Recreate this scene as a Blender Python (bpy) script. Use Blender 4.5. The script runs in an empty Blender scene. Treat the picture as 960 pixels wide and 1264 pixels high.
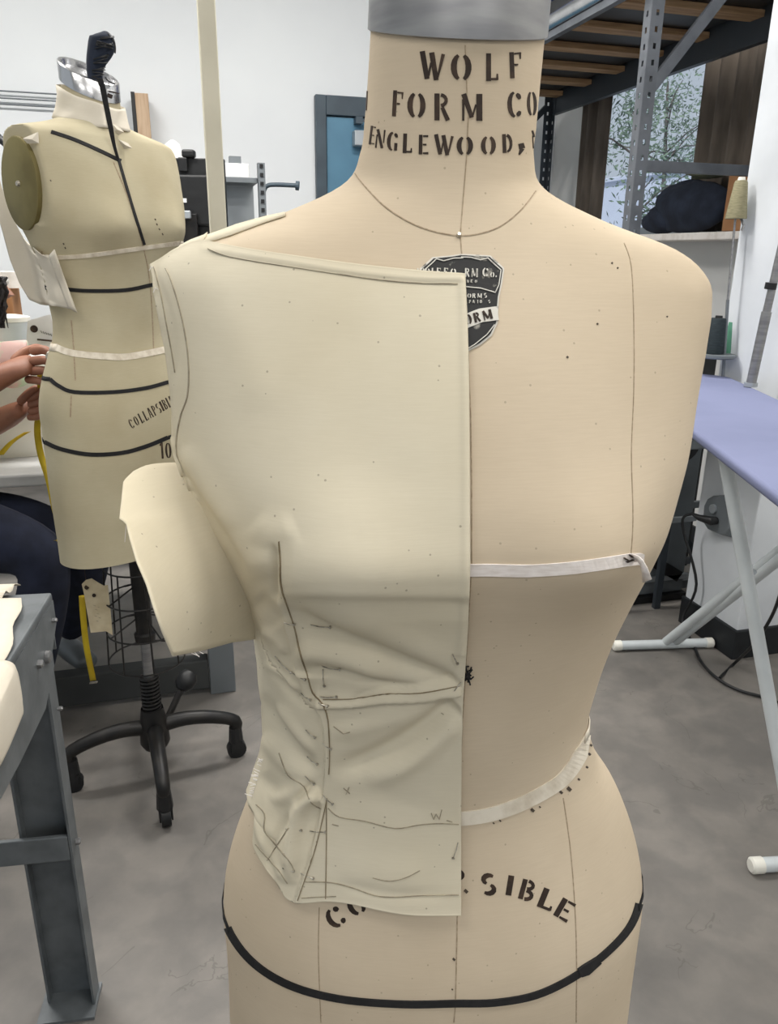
import bpy, math, random
from mathutils import Vector, Matrix
from mathutils.bvhtree import BVHTree
PI = math.pi
S = bpy.context.scene
COL = S.collection
random.seed(7)

# ------------------------------------------------------------------ camera
FPX = 950.0; CX = 480.0; CY = 632.0; CAMH = 1.32; YAW = math.radians(15.6)
dn = Vector((-37.0, 2829.0, FPX)).normalized()
fw = (Vector((0, 0, 1)) - dn * dn.z).normalized()
rt = dn.cross(fw)
AX = rt * math.cos(YAW) + fw * math.sin(YAW)
AY = rt * -math.sin(YAW) + fw * math.cos(YAW)
AZ = -dn
CAM = Vector((0, 0, CAMH))
cam_d = bpy.data.cameras.new('camera'); cam = bpy.data.objects.new('camera', cam_d); COL.objects.link(cam)
cam_d.sensor_fit = 'VERTICAL'; cam_d.sensor_height = 24.0; cam_d.lens = FPX / 1264.0 * 24.0
cam_d.clip_start = 0.02; cam_d.clip_end = 100
# columns = camera axes (right, up, back) in world
cx_ = Vector((AX.x, AY.x, AZ.x)); cy_ = -Vector((AX.y, AY.y, AZ.y)); cz_ = -Vector((AX.z, AY.z, AZ.z))
cam.matrix_world = Matrix(((cx_.x, cy_.x, cz_.x, CAM.x), (cx_.y, cy_.y, cz_.y, CAM.y), (cx_.z, cy_.z, cz_.z, CAM.z), (0, 0, 0, 1)))
S.camera = cam

def ray(x, y):
    v = Vector((x - CX, y - CY, FPX))
    return Vector((AX.dot(v), AY.dot(v), AZ.dot(v)))
def at(x, y, ax, val):
    r = ray(x, y); return CAM + r * ((val - CAM[ax]) / r[ax])
def atF(x, y, F):
    r = ray(x, y); return CAM + r * (F / (r.x * math.sin(YAW) + r.y * math.cos(YAW)))

# ------------------------------------------------------------------ world, light, exposure
W = bpy.data.worlds.new('world'); S.world = W; W.use_nodes = True
bg = W.node_tree.nodes['Background']; bg.inputs[0].default_value = (0.86, 0.93, 1.0, 1); bg.inputs[1].default_value = 0.62
S.view_settings.view_transform = 'Standard'; S.view_settings.look = 'None'; S.view_settings.gamma = 1.0
S.view_settings.exposure = 0.0; S.view_settings.use_curve_mapping = False
CEIL = 3.3
PANELS = [(-1.0, 0.10), (0.9, 0.10), (-1.0, 2.6), (0.9, 2.6), (-1.0, -1.9), (0.9, -1.9), (2.5, 0.10)]
PW, PH = 1.2, 0.30
LIGHT_W = [16, 26, 60, 58, 22, 22, 18]
for (lx, ly), pw in zip(PANELS, LIGHT_W):
    ld = bpy.data.lights.new('ceiling_light_glow', 'AREA'); ld.shape = 'RECTANGLE'; ld.size = PW - .05; ld.size_y = PH - .05
    ld.energy = pw; ld.color = (1.0, 0.975, 0.94)
    lo = bpy.data.objects.new('ceiling_light_glow', ld); COL.objects.link(lo); lo.location = (lx, ly, CEIL - .075)

sun_d = bpy.data.lights.new('sun', 'SUN'); sun_d.energy = 3.2; sun_d.angle = .02; sun_d.color = (1, .97, .92)
sun = bpy.data.objects.new('sun', sun_d); COL.objects.link(sun); sun.rotation_euler = Vector((-.55, -.35, .95)).to_track_quat('Z', 'Y').to_euler()

# ------------------------------------------------------------------ materials
def srgb(r, g, b):
    f = lambda c: (c / 255 / 12.92) if c / 255 <= .04045 else ((c / 255 + .055) / 1.055) ** 2.4
    return (f(r), f(g), f(b), 1)
def mat(name, col, rough=.6, metal=0, col2=None, scale=8, bump=0, bscale=60, detail=4, mixlo=.4, mixhi=.65, spec=.5, stretch=None, sheen=0, emit=None):
    m = bpy.data.materials.new(name); m.use_nodes = True; nt = m.node_tree; n = nt.nodes; l = nt.links
    b = n['Principled BSDF']; b.inputs['Roughness'].default_value = rough; b.inputs['Metallic'].default_value = metal
    b.inputs['Base Color'].default_value = col; b.inputs['Specular IOR Level'].default_value = spec
    if sheen: b.inputs['Sheen Weight'].default_value = sheen
    tc = n.new('ShaderNodeTexCoord'); src = tc.outputs['Object']
    if stretch:
        mp = n.new('ShaderNodeMapping'); mp.inputs['Scale'].default_value = stretch; l.new(src, mp.inputs[0]); src = mp.outputs[0]
    if col2 is None: col2 = tuple(c * .9 for c in col[:3]) + (1,)
    nz = n.new('ShaderNodeTexNoise'); nz.inputs['Scale'].default_value = scale; nz.inputs['Detail'].default_value = detail; l.new(src, nz.inputs['Vector'])
    rp = n.new('ShaderNodeValToRGB'); rp.color_ramp.elements[0].position = mixlo; rp.color_ramp.elements[1].position = mixhi
    rp.color_ramp.elements[0].color = col; rp.color_ramp.elements[1].color = col2
    l.new(nz.outputs['Fac'], rp.inputs[0]); l.new(rp.outputs[0], b.inputs['Base Color'])
    if bump:
        n2 = n.new('ShaderNodeTexNoise'); n2.inputs['Scale'].default_value = bscale; n2.inputs['Detail'].default_value = 3; l.new(src, n2.inputs['Vector'])
        bp = n.new('ShaderNodeBump'); bp.inputs['Strength'].default_value = bump; bp.inputs['Distance'].default_value = .002
        l.new(n2.outputs['Fac'], bp.inputs['Height']); l.new(bp.outputs[0], b.inputs['Normal'])
    if emit:
        b.inputs['Emission Color'].default_value = col; b.inputs['Emission Strength'].default_value = emit
    return m
def canvas(name, c1, c2, c3, speck=.0):
    """woven cloth: blotches of tone, fine thread weave and dark flecks"""
    m = bpy.data.materials.new(name); m.use_nodes = True; nt = m.node_tree; n = nt.nodes; l = nt.links
    b = n['Principled BSDF']; b.inputs['Roughness'].default_value = .9; b.inputs['Specular IOR Level'].default_value = .15
    tc = n.new('ShaderNodeTexCoord')
    nz = n.new('ShaderNodeTexNoise'); nz.inputs['Scale'].default_value = 7; nz.inputs['Detail'].default_value = 5; l.new(tc.outputs['Object'], nz.inputs['Vector'])
    rp = n.new('ShaderNodeValToRGB'); e = rp.color_ramp.elements; e[0].position = .35; e[0].color = c1; e[1].position = .68; e[1].color = c2
    l.new(nz.outputs['Fac'], rp.inputs[0])
    mp = n.new('ShaderNodeMapping'); mp.inputs['Scale'].default_value = (60, 60, 900); l.new(tc.outputs['Object'], mp.inputs[0])
    n2 = n.new('ShaderNodeTexNoise'); n2.inputs['Scale'].default_value = 1; n2.inputs['Detail'].default_value = 2; l.new(mp.outputs[0], n2.inputs['Vector'])
    mr = n.new('ShaderNodeMapRange'); mr.inputs[1].default_value = .35; mr.inputs[2].default_value = .65; mr.inputs[3].default_value = 0; mr.inputs[4].default_value = .10
    l.new(n2.outputs['Fac'], mr.inputs[0])
    mx = n.new('ShaderNodeMix'); mx.data_type = 'RGBA'; l.new(mr.outputs[0], mx.inputs['Factor']); l.new(rp.outputs[0], mx.inputs[6]); mx.inputs[7].default_value = c3
    out = mx.outputs[2]
    if speck:
        vo = n.new('ShaderNodeTexVoronoi'); vo.inputs['Scale'].default_value = 85; l.new(tc.outputs['Object'], vo.inputs['Vector'])
        lt = n.new('ShaderNodeMath'); lt.operation = 'LESS_THAN'; lt.inputs[1].default_value = .065; l.new(vo.outputs['Distance'], lt.inputs[0])
        ml = n.new('ShaderNodeMath'); ml.operation = 'MULTIPLY'; ml.inputs[1].default_value = speck; l.new(lt.outputs[0], ml.inputs[0])
        m2 = n.new('ShaderNodeMix'); m2.data_type = 'RGBA'; l.new(ml.outputs[0], m2.inputs['Factor']); l.new(out, m2.inputs[6]); m2.inputs[7].default_value = srgb(96, 84, 66)
        out = m2.outputs[2]
    l.new(out, b.inputs['Base Color'])
    bp = n.new('ShaderNodeBump'); bp.inputs['Strength'].default_value = .12; bp.inputs['Distance'].default_value = .0004
    l.new(n2.outputs['Fac'], bp.inputs['Height']); l.new(bp.outputs[0], b.inputs['Normal'])
    return m
M = {}
M['canvas'] = canvas('form_canvas', srgb(208, 192, 168), srgb(197, 181, 157), srgb(178, 160, 135), .35)
M['canvas2'] = canvas('far_form_canvas', srgb(190, 181, 154), srgb(178, 167, 139), srgb(152, 141, 113))
M['muslin'] = canvas('muslin', srgb(215, 206, 184), srgb(207, 197, 173), srgb(190, 179, 153), .45)
M['muslin2'] = canvas('muslin_pale', srgb(222, 214, 198), srgb(212, 203, 186), srgb(190, 180, 162))
M['paper_white'] = mat('white_cotton', srgb(238, 232, 226), .85, col2=srgb(222, 214, 206), scale=30)
M['whitetape'] = mat('white_twill', srgb(240, 232, 226), .85, col2=srgb(226, 216, 208), scale=90, stretch=(1, 1, 5))
M['creamtape'] = mat('cream_twill', srgb(226, 217, 200), .9, col2=srgb(204, 192, 172), scale=60)
M['ink'] = mat('stencil_ink', srgb(44, 31, 22), .8, col2=srgb(86, 66, 50), scale=70, mixlo=.5, mixhi=.8)
M['pencil'] = mat('pencil_line', srgb(142, 132, 114), .9, col2=srgb(172, 162, 140), scale=120)
M['seam'] = mat('seam_thread', srgb(150, 132, 108), .9, col2=srgb(176, 158, 134), scale=300)
M['fold'] = mat('dark_stitched_line', srgb(118, 104, 80), .9, col2=srgb(148, 134, 108), scale=90)
M['blacktape'] = mat('black_twill', srgb(20, 19, 20), .85, col2=srgb(30, 29, 30), scale=120)
M['black'] = mat('black_plastic', srgb(15, 16, 18), .5, col2=srgb(24, 25, 27), scale=20)
M['blackmetal'] = mat('black_metal', srgb(18, 17, 17), .45, metal=.1, col2=srgb(34, 31, 28), scale=30)
M['steel'] = mat('brushed_steel', srgb(158, 158, 158), .42, metal=.8, col2=srgb(138, 138, 140), scale=14, stretch=(1, 1, 6))
M['chrome'] = mat('bright_chrome', srgb(205, 205, 206), .24, metal=1, col2=srgb(190, 190, 192), scale=10)
M['pin'] = mat('pin_steel', srgb(190, 184, 172), .35, metal=.6, col2=srgb(130, 124, 112), scale=300)
M['concrete'] = None
M['wall'] = mat('white_wall', srgb(234, 237, 238), .85, col2=srgb(228, 231, 233), scale=1.3, bump=.1, bscale=200)
M['wallwarm'] = mat('low_wall', srgb(228, 228, 226), .85, col2=srgb(220, 220, 218), scale=2)
M['ceiling'] = mat('ceiling_white', srgb(225, 225, 222), .9)
M['column'] = mat('column_paint', srgb(222, 226, 230), .7, col2=srgb(206, 210, 214), scale=3)
M['rubber'] = mat('black_rubber_base', srgb(16, 20, 24), .55, col2=srgb(26, 30, 34), scale=12)
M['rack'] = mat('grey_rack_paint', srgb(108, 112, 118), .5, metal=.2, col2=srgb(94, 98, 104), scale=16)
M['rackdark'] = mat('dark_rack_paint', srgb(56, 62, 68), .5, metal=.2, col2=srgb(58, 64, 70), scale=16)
M['wood'] = mat('pine', srgb(176, 142, 104), .7, col2=srgb(146, 112, 78), scale=6, stretch=(1, 14, 14))
M['woodpale'] = mat('pale_wood', srgb(196, 170, 142), .7, col2=srgb(180, 152, 124), scale=6, stretch=(12, 12, 1))
M['bench'] = mat('bench_grey', srgb(112, 117, 120), .42, metal=.2, col2=srgb(96, 101, 104), scale=18, bump=.15, bscale=90)
M['blue'] = mat('blue_board_cover', srgb(122, 128, 160), .8, col2=srgb(114, 120, 151), scale=3, bump=.2, bscale=300)
M['whitepipe'] = mat('white_enamel', srgb(208, 214, 216), .35, col2=srgb(196, 202, 204), scale=10)
M['whitecap'] = mat('white_plastic', srgb(240, 238, 228), .4)
M['curtain'] = mat('brown_curtain', srgb(112, 102, 92), .95, col2=srgb(94, 86, 78), scale=5, stretch=(6, 6, 1))
M['navy'] = mat('navy_cloth', srgb(26, 32, 46), .95, col2=srgb(38, 46, 62), scale=14, bump=.4, bscale=40)
M['olive'] = mat('olive_cloth', srgb(94, 98, 74), .95, col2=srgb(78, 82, 62), scale=20)
M['card'] = mat('cardboard', srgb(170, 124, 84), .85, col2=srgb(156, 110, 72), scale=9)
M['plate'] = mat('arm_plate_olive', srgb(128, 118, 74), .55, metal=.2, col2=srgb(108, 98, 58), scale=12)
M['door'] = mat('blue_door_paint', srgb(88, 134, 160), .5, col2=srgb(80, 124, 150), scale=4)
M['frame'] = mat('dark_frame_paint', srgb(66, 80, 90), .5, col2=srgb(58, 70, 80), scale=6)
M['alu'] = mat('aluminium', srgb(176, 182, 186), .4, metal=.5)
M['beige'] = mat('beige_paint', srgb(208, 202, 182), .6, col2=srgb(198, 192, 172), scale=5)
M['skin'] = mat('skin', srgb(158, 108, 84), .55, col2=srgb(138, 90, 68), scale=10, bump=.2, bscale=150)
M['hair'] = mat('black_hair', srgb(26, 22, 22), .6, col2=srgb(44, 38, 36), scale=60, stretch=(1, 1, .2))
M['trousers'] = mat('navy_trousers', srgb(22, 27, 44), .95, col2=srgb(32, 38, 58), scale=18)
M['floral'] = mat('pastel_floral', srgb(232, 196, 188), .9, col2=srgb(206, 224, 190), scale=14, mixlo=.45, mixhi=.55)
M['yellow'] = mat('yellow_tape_measure', srgb(206, 178, 28), .55, col2=srgb(190, 160, 22), scale=20)
M['tabletop'] = mat('light_grey_laminate', srgb(190, 190, 188), .5, col2=srgb(180, 180, 178), scale=8)
M['tag'] = mat('manila_tag', srgb(214, 200, 168), .8, col2=srgb(200, 184, 150), scale=30)
M['grey'] = mat('mid_grey_metal', srgb(120, 126, 130), .5, metal=.3)
M['greyboard'] = mat('grey_board', srgb(70, 72, 72), .7, col2=srgb(58, 60, 60), scale=3)
M['brass'] = mat('thread_khaki', srgb(148, 142, 112), .8, col2=srgb(126, 120, 92), scale=60, stretch=(1, 1, 8))
M['darkthread'] = mat('thread_dark', srgb(32, 42, 46), .9, col2=srgb(44, 54, 58), scale=60, stretch=(1, 1, 8))
M['greenthread'] = mat('thread_green', srgb(92, 150, 124), .9)
M['leaf'] = mat('leaf_green', srgb(112, 132, 112), .7, col2=srgb(74, 90, 78), scale=5)
M['bark'] = mat('bark', srgb(112, 104, 98), .9, col2=srgb(86, 80, 76), scale=12)
M['stucco'] = mat('outside_stucco', srgb(206, 212, 226), .9, col2=srgb(196, 202, 218), scale=2)
M['brick'] = mat('outside_tan', srgb(176, 150, 132), .9, col2=srgb(150, 120, 104), scale=3)
M['bluebin'] = mat('blue_bin', srgb(38, 52, 104), .5)
M['paper'] = mat('white_paper', srgb(236, 236, 234), .8)
M['blackink'] = mat('label_black', srgb(30, 30, 30), .7, col2=srgb(150, 146, 136), scale=110, mixlo=.62, mixhi=.7)
M['labelwhite'] = mat('label_white', srgb(214, 210, 200), .7, col2=srgb(120, 116, 108), scale=130, mixlo=.6, mixhi=.72)
M['rust'] = mat('rusty_fleck', srgb(76, 66, 56), .8)
M['diffuser'] = mat('light_diffuser', (1, .97, .9, 1), .5, emit=3.0)
def concrete():
    m = bpy.data.materials.new('sealed_concrete'); m.use_nodes = True; nt = m.node_tree; n = nt.nodes; l = nt.links
    b = n['Principled BSDF']; tc = n.new('ShaderNodeTexCoord')
    a = n.new('ShaderNodeTexNoise'); a.inputs['Scale'].default_value = 1.6; a.inputs['Detail'].default_value = 8; a.inputs['Roughness'].default_value = .62; l.new(tc.outputs['Object'], a.inputs['Vector'])
    r = n.new('ShaderNodeValToRGB'); e = r.color_ramp.elements; e[0].position = .3; e[0].color = srgb(104, 101, 97); e[1].position = .7; e[1].color = srgb(140, 135, 129)
    l.new(a.outputs['Fac'], r.inputs[0])
    c = n.new('ShaderNodeTexNoise'); c.inputs['Scale'].default_value = 9; c.inputs['Detail'].default_value = 6; c.inputs['Distortion'].default_value = .3; l.new(tc.outputs['Object'], c.inputs['Vector'])
    r2 = n.new('ShaderNodeValToRGB'); e = r2.color_ramp.elements; e[0].position = .42; e[0].color = (.72, .72, .73, 1); e[1].position = .6; e[1].color = (1.06, 1.04, 1.02, 1)
    l.new(c.outputs['Fac'], r2.inputs[0])
    mx = n.new('ShaderNodeMix'); mx.data_type = 'RGBA'; mx.blend_type = 'MULTIPLY'; mx.inputs['Factor'].default_value = .55; l.new(r.outputs[0], mx.inputs[6]); l.new(r2.outputs[0], mx.inputs[7])
    # hairline cracks
    d = n.new('ShaderNodeTexNoise'); d.inputs['Scale'].default_value = 3.1; d.inputs['Detail'].default_value = 5; d.inputs['Distortion'].default_value = .8; l.new(tc.outputs['Object'], d.inputs['Vector'])
    s1 = n.new('ShaderNodeMath'); s1.operation = 'SUBTRACT'; s1.inputs[1].default_value = .5; l.new(d.outputs['Fac'], s1.inputs[0])
    s2 = n.new('ShaderNodeMath'); s2.operation = 'ABSOLUTE'; l.new(s1.outputs[0], s2.inputs[0])
    s3 = n.new('ShaderNodeMath'); s3.operation = 'LESS_THAN'; s3.inputs[1].default_value = .0035; l.new(s2.outputs[0], s3.inputs[0])
    g = n.new('ShaderNodeTexNoise'); g.inputs['Scale'].default_value = 4; l.new(tc.outputs['Object'], g.inputs['Vector'])
    s4 = n.new('ShaderNodeMath'); s4.operation = 'GREATER_THAN'; s4.inputs[1].default_value = .55; l.new(g.outputs['Fac'], s4.inputs[0])
    s5 = n.new('ShaderNodeMath'); s5.operation = 'MULTIPLY'; l.new(s3.outputs[0], s5.inputs[0]); l.new(s4.outputs[0], s5.inputs[1])
    s6 = n.new('ShaderNodeMath'); s6.operation = 'MULTIPLY'; s6.inputs[1].default_value = .4; l.new(s5.outputs[0], s6.inputs[0])
    m2 = n.new('ShaderNodeMix'); m2.data_type = 'RGBA'; l.new(s6.outputs[0], m2.inputs['Factor']); l.new(mx.outputs[2], m2.inputs[6]); m2.inputs[7].default_value = srgb(84, 80, 74)
    l.new(m2.outputs[2], b.inputs['Base Color']); b.inputs['Roughness'].default_value = .48
    bp = n.new('ShaderNodeBump'); bp.inputs['Strength'].default_value = .15; bp.inputs['Distance'].default_value = .003; l.new(c.outputs['Fac'], bp.inputs['Height']); l.new(bp.outputs[0], b.inputs['Normal'])
    return m
M['concrete'] = concrete()
def glass():
    m = bpy.data.materials.new('window_glass'); m.use_nodes = True; nt = m.node_tree; n = nt.nodes; l = nt.links
    o = n['Material Output']; t = n.new('ShaderNodeBsdfTransparent'); g = n.new('ShaderNodeBsdfGlossy'); g.inputs['Roughness'].default_value = .03
    mx = n.new('ShaderNodeMixShader'); mx.inputs[0].default_value = .05
    t.inputs[0].default_value = (.93, .96, 1, 1)
    l.new(t.outputs[0], mx.inputs[1]); l.new(g.outputs[0], mx.inputs[2]); l.new(mx.outputs[0], o.inputs[0])
    return m
M['glass'] = glass()

# ------------------------------------------------------------------ mesh helpers
def link(o, parent=None):
    COL.objects.link(o)
    if parent is not None:
        o.parent = parent
        loc = parent.location
        o.matrix_parent_inverse = Matrix.Translation(-loc)
    return o
def thing(name, label, cat, loc=(0, 0, 0), group=None):
    o = bpy.data.objects.new(name, None); COL.objects.link(o); o.location = loc; o.empty_display_size = .05
    o['label'] = label; o['category'] = cat
    if group: o['group'] = group
    return o
def tag(o, label, cat, group=None):
    o['label'] = label; o['category'] = cat
    if group: o['group'] = group
    return o
class MB:
    def __init__(s): s.v = []; s.f = []
    def add(s, V, Fc):
        k = len(s.v); s.v += [tuple(p) for p in V]; s.f += [tuple(i + k for i in f) for f in Fc]; return s
    def box(s, x0, x1, y0, y1, z0, z1):
        V = [(x0, y0, z0), (x1, y0, z0), (x1, y1, z0), (x0, y1, z0), (x0, y0, z1), (x1, y0, z1), (x1, y1, z1), (x0, y1, z1)]
        return s.add(V, [(3, 2, 1, 0), (4, 5, 6, 7), (0, 1, 5, 4), (1, 2, 6, 5), (2, 3, 7, 6), (3, 0, 4, 7)])
    def beam(s, p, q, w, h, up=(0, 0, 1)):
        """box from p to q, w across, h along up"""
        p = Vector(p); q = Vector(q); t = (q - p).normalized(); u = Vector(up); sd = t.cross(u)
        if sd.length < 1e-4: sd = t.cross(Vector((1, 0, 0)))
        sd.normalize(); u = sd.cross(t).normalized(); V = []
        for c in (p, q):
            for a, b in ((-1, -1), (1, -1), (1, 1), (-1, 1)): V.append(c + sd * (a * w / 2) + u * (b * h / 2))
        return s.add(V, [(3, 2, 1, 0), (4, 5, 6, 7), (0, 1, 5, 4), (1, 2, 6, 5), (2, 3, 7, 6), (3, 0, 4, 7)])
    def tube(s, pts, r, n=12, cap=True):
        pts = [Vector(p) for p in pts]; m = len(pts); rr = r if isinstance(r, (list, tuple)) else [r] * m
        V = []; Fc = []; ref = None
        for i, p in enumerate(pts):
            t = (pts[min(i + 1, m - 1)] - pts[max(i - 1, 0)]).normalized()
            if ref is None: ref = t.orthogonal().normalized()
            ref = (ref - t * ref.dot(t)); ref = ref.normalized() if ref.length > 1e-6 else t.orthogonal().normalized()
            b = t.cross(ref)
            for k in range(n):
                a = 2 * PI * k / n; V.append(p + (ref * math.cos(a) + b * math.sin(a)) * rr[i])
        for i in range(m - 1):
            for k in range(n): Fc.append((i * n + k, i * n + (k + 1) % n, (i + 1) * n + (k + 1) % n, (i + 1) * n + k))
        if cap: Fc.append(tuple(range(n))[::-1]); Fc.append(tuple((m - 1) * n + k for k in range(n)))
        return s.add(V, Fc)
    def lathe(s, prof, c, n=32, cap=True):
        V = []; Fc = []; m = len(prof)
        for r, z in prof:
            for k in range(n): a = 2 * PI * k / n; V.append((c[0] + r * math.cos(a), c[1] + r * math.sin(a), c[2] + z))
        for i in range(m - 1):
            for k in range(n): Fc.append((i * n + k, i * n + (k + 1) % n, (i + 1) * n + (k + 1) % n, (i + 1) * n + k))
        if cap: Fc.append(tuple(range(n))[::-1]); Fc.append(tuple((m - 1) * n + k for k in range(n)))
        return s.add(V, Fc)
    def build(s, name, m, parent=None, smooth=False, bevel=0, sub=0, solid=0, ang=40):
        me = bpy.data.meshes.new(name); me.from_pydata(s.v, [], s.f); me.validate(); me.update()
        if m: me.materials.append(M[m] if isinstance(m, str) else m)
        o = bpy.data.objects.new(name, me); link(o, parent)
        if smooth:
            me.polygons.foreach_set('use_smooth', [True] * len(me.polygons))
            if smooth != 'all': me.set_sharp_from_angle(angle=math.radians(ang))
        if solid:
            d = o.modifiers.new('thickness', 'SOLIDIFY'); d.thickness = solid; d.offset = 0
        if bevel:
            d = o.modifiers.new('bevel', 'BEVEL'); d.width = bevel; d.segments = 2; d.limit_method = 'ANGLE'
        if sub:
            d = o.modifiers.new('sub', 'SUBSURF'); d.levels = sub; d.render_levels = sub
        return o
def struct(o): o['kind'] = 'structure'; return o
def smoothpts(pts, k=6):
    """Catmull-Rom through tuples of any length"""
    out = []; n = len(pts)
    for i in range(n - 1):
        p0 = pts[max(i - 1, 0)]; p1 = pts[i]; p2 = pts[i + 1]; p3 = pts[min(i + 2, n - 1)]
        for j in range(k):
            t = j / k
            out.append(tuple(.5 * (2 * b + (c - a) * t + (2 * a - 5 * b + 4 * c - d) * t * t + (3 * b - a - 3 * c + d) * t ** 3) for a, b, c, d in zip(p0, p1, p2, p3)))
    out.append(tuple(pts[-1])); return out

# ------------------------------------------------------------------ marks that lie on a surface
def hit(bvh, x, y):
    r = ray(x, y).normalized(); p, n, i, d = bvh.ray_cast(CAM, r)
    if p is None: return None
    if n.dot(r) > 0: n = -n
    return p, n
def surf_strip(mb, bvh, pts, w, off=.0006, step=4.0, thick=True):
    """a strip following points seen on a surface; w = width (number or one per point), laid on the surface with real thickness off"""
    if not isinstance(w, (list, tuple)): w = [w] * len(pts)
    P = [];
    for (a, b), wa, wb in zip(zip(pts[:-1], pts[1:]), w[:-1], w[1:]):
        L = math.hypot(b[0] - a[0], b[1] - a[1]); k = max(1, int(L / step))
        for j in range(k): t = j / k; P.append((a[0] + (b[0] - a[0]) * t, a[1] + (b[1] - a[1]) * t, wa + (wb - wa) * t))
    P.append((pts[-1][0], pts[-1][1], w[-1]))
    V = []; Fc = []; row = []
    for i, (x, y, ww) in enumerate(P):
        a = P[max(i - 1, 0)]; b = P[min(i + 1, len(P) - 1)]; tx, ty = b[0] - a[0], b[1] - a[1]; L = math.hypot(tx, ty) or 1; nx, ny = -ty / L, tx / L
        h = [hit(bvh, x + nx * ww * q, y + ny * ww * q) for q in (-.5, .5)]
        if None in h: row.append(None); continue
        k = len(V); (p, n), (q, m) = h
        V += [p + n * off * .1, p + n * off, q + m * off, q + m * off * .1]; row.append(k)
    for a, b in zip(row[:-1], row[1:]):
        if a is None or b is None: continue
        if (V[a] - V[b]).length > .05: continue
        for j in range(3): Fc.append((a + j, a + j + 1, b + j + 1, b + j))
    for k in (0, -1):
        if row[k] is not None: Fc.append(tuple(row[k] + j for j in range(4)))
    mb.add(V, Fc)
def surf_poly(mb, bvh, poly, off, step=5.0):
    """filled outline laid on a surface: horizontal bands"""
    y0 = min(p[1] for p in poly); y1 = max(p[1] for p in poly); n = max(2, int((y1 - y0) / step)); V = []; Fc = []
    rows = []
    for i in range(n + 1):
        y = y0 + (y1 - y0) * min(max(i / n, .001), .999); xs = []
        for a, b in zip(poly, poly[1:] + poly[:1]):
            if (a[1] - y) * (b[1] - y) < 0: xs.append(a[0] + (b[0] - a[0]) * (y - a[1]) / (b[1] - a[1]))
        if len(xs) < 2: rows.append(None); continue
        xa, xb = min(xs), max(xs); r = []
        for j in range(13):
            h = hit(bvh, xa + (xb - xa) * j / 12, y); r.append(h)
        if None in r: rows.append(None); continue
        k = len(V); V += [p + m * (off if 0 < j < 12 else off) for j, (p, m) in enumerate(r)]; rows.append(k)
    for a, b in zip(rows[:-1], rows[1:]):
        if a is None or b is None: continue
        for j in range(12): Fc.append((a + j, a + j + 1, b + j + 1, b + j))
    mb.add(V, Fc)
def arc(cx, cy, rx, ry, a0, a1, n=7): return [(cx + rx * math.cos(math.radians(a0 + (a1 - a0) * i / n)), cy + ry * math.sin(math.radians(a0 + (a1 - a0) * i / n))) for i in range(n + 1)]
# stencil alphabet in a unit box, y up: list of (points, width as a share of the letter's width, thin end width)
G = {
 'W': [([(.04, 1), (.3, 0)], .24, .22), ([(.36, .12), (.46, .62)], .1, .08), ([(.47, 1), (.72, 0)], .24, .22), ([(.78, .1), (1, 1)], .08, .16)],
 'O': [(arc(.5, .5, .38, .46, 112, 248), .26, .2), (arc(.5, .5, .38, .46, -68, 68), .26, .2)],
 'L': [([(.25, 1), (.25, 0)], .34, .34), ([(.42, .07), (.9, .07)], .16, .16), ([(.88, .04), (.88, .26)], .16, .1)],
 'F': [([(.2, 1), (.2, 0)], .34, .34), ([(.42, .93), (.95, .93)], .14, .14), ([(.9, .95), (.9, .7)], .16, .08), ([(.42, .5), (.7, .5)], .18, .12)],
 'R': [([(.18, 1), (.18, 0)], .3, .3), (arc(.38, .75, .34, .2, 85, -85), .2, .2), ([(.48, .48), (.82, 0)], .22, .26)],
 'P': [([(.18, 1), (.18, 0)], .3, .3), (arc(.38, .74, .36, .21, 85, -85), .2, .2)],
 'M': [([(.1, 0), (.1, .8)], .1, .12), ([(.12, 1), (.5, .12)], .24, .2), ([(.55, .2), (.7, .6)], .08, .08), ([(.86, 1), (.86, 0)], .28, .28)],
 'C': [(arc(.52, .5, .4, .46, 100, 262), .26, .2), (arc(.52, .5, .4, .42, 70, 28), .18, .28), (arc(.52, .5, .4, .44, -72, -35), .2, .12)],
 'G': [(arc(.5, .5, .4, .46, 100, 262), .26, .2), (arc(.5, .5, .4, .42, 70, 30), .18, .24), ([(.8, .42), (.8, .04)], .26, .26)],
 'E': [([(.2, 1), (.2, 0)], .32, .32), ([(.42, .94), (.9, .94)], .13, .18), ([(.42, .5), (.74, .5)], .13, .16), ([(.42, .06), (.94, .06)], .13, .2)],
 'N': [([(.1, 0), (.1, .72)], .14, .1), ([(.12, 1), (.8, .02)], .28, .28), ([(.9, .3), (.9, 1)], .1, .14)],
 'D': [([(.2, 1), (.2, 0)], .32, .32), (arc(.4, .5, .44, .45, 80, -80), .26, .2)],
 'S': [(arc(.5, .73, .34, .22, 55, 245), .26, .2), (arc(.5, .27, .34, .22, 70, -125), .24, .2)],
 'I': [([(.5, 1), (.5, .02)], .5, .5)],
 'B': [([(.16, 1), (.16, 0)], .28, .28), (arc(.36, .75, .34, .2, 85, -85), .2, .2), (arc(.36, .26, .4, .22, 85, -85), .22, .22)],
 'A': [([(.1, 0), (.42, 1)], .18, .2), ([(.9, 0), (.56, 1)], .26, .24), ([(.34, .32), (.64, .32)], .12, .12)],
 '1': [([(.5, 1), (.5, 0)], .3, .3), ([(.2, .8), (.4, .95)], .2, .2)],
 '0': [(arc(.5, .5, .34, .46, 100, 260), .22, .18), (arc(.5, .5, .34, .46, -80, 80), .22, .18)],
 ',': [([(.45, 1), (.62, .55)], .7, .8), ([(.62, .55), (.2, 0)], .6, .2)],
 '.': [([(.5, .85), (.5, .15)], .9, .9)],
}
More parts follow.
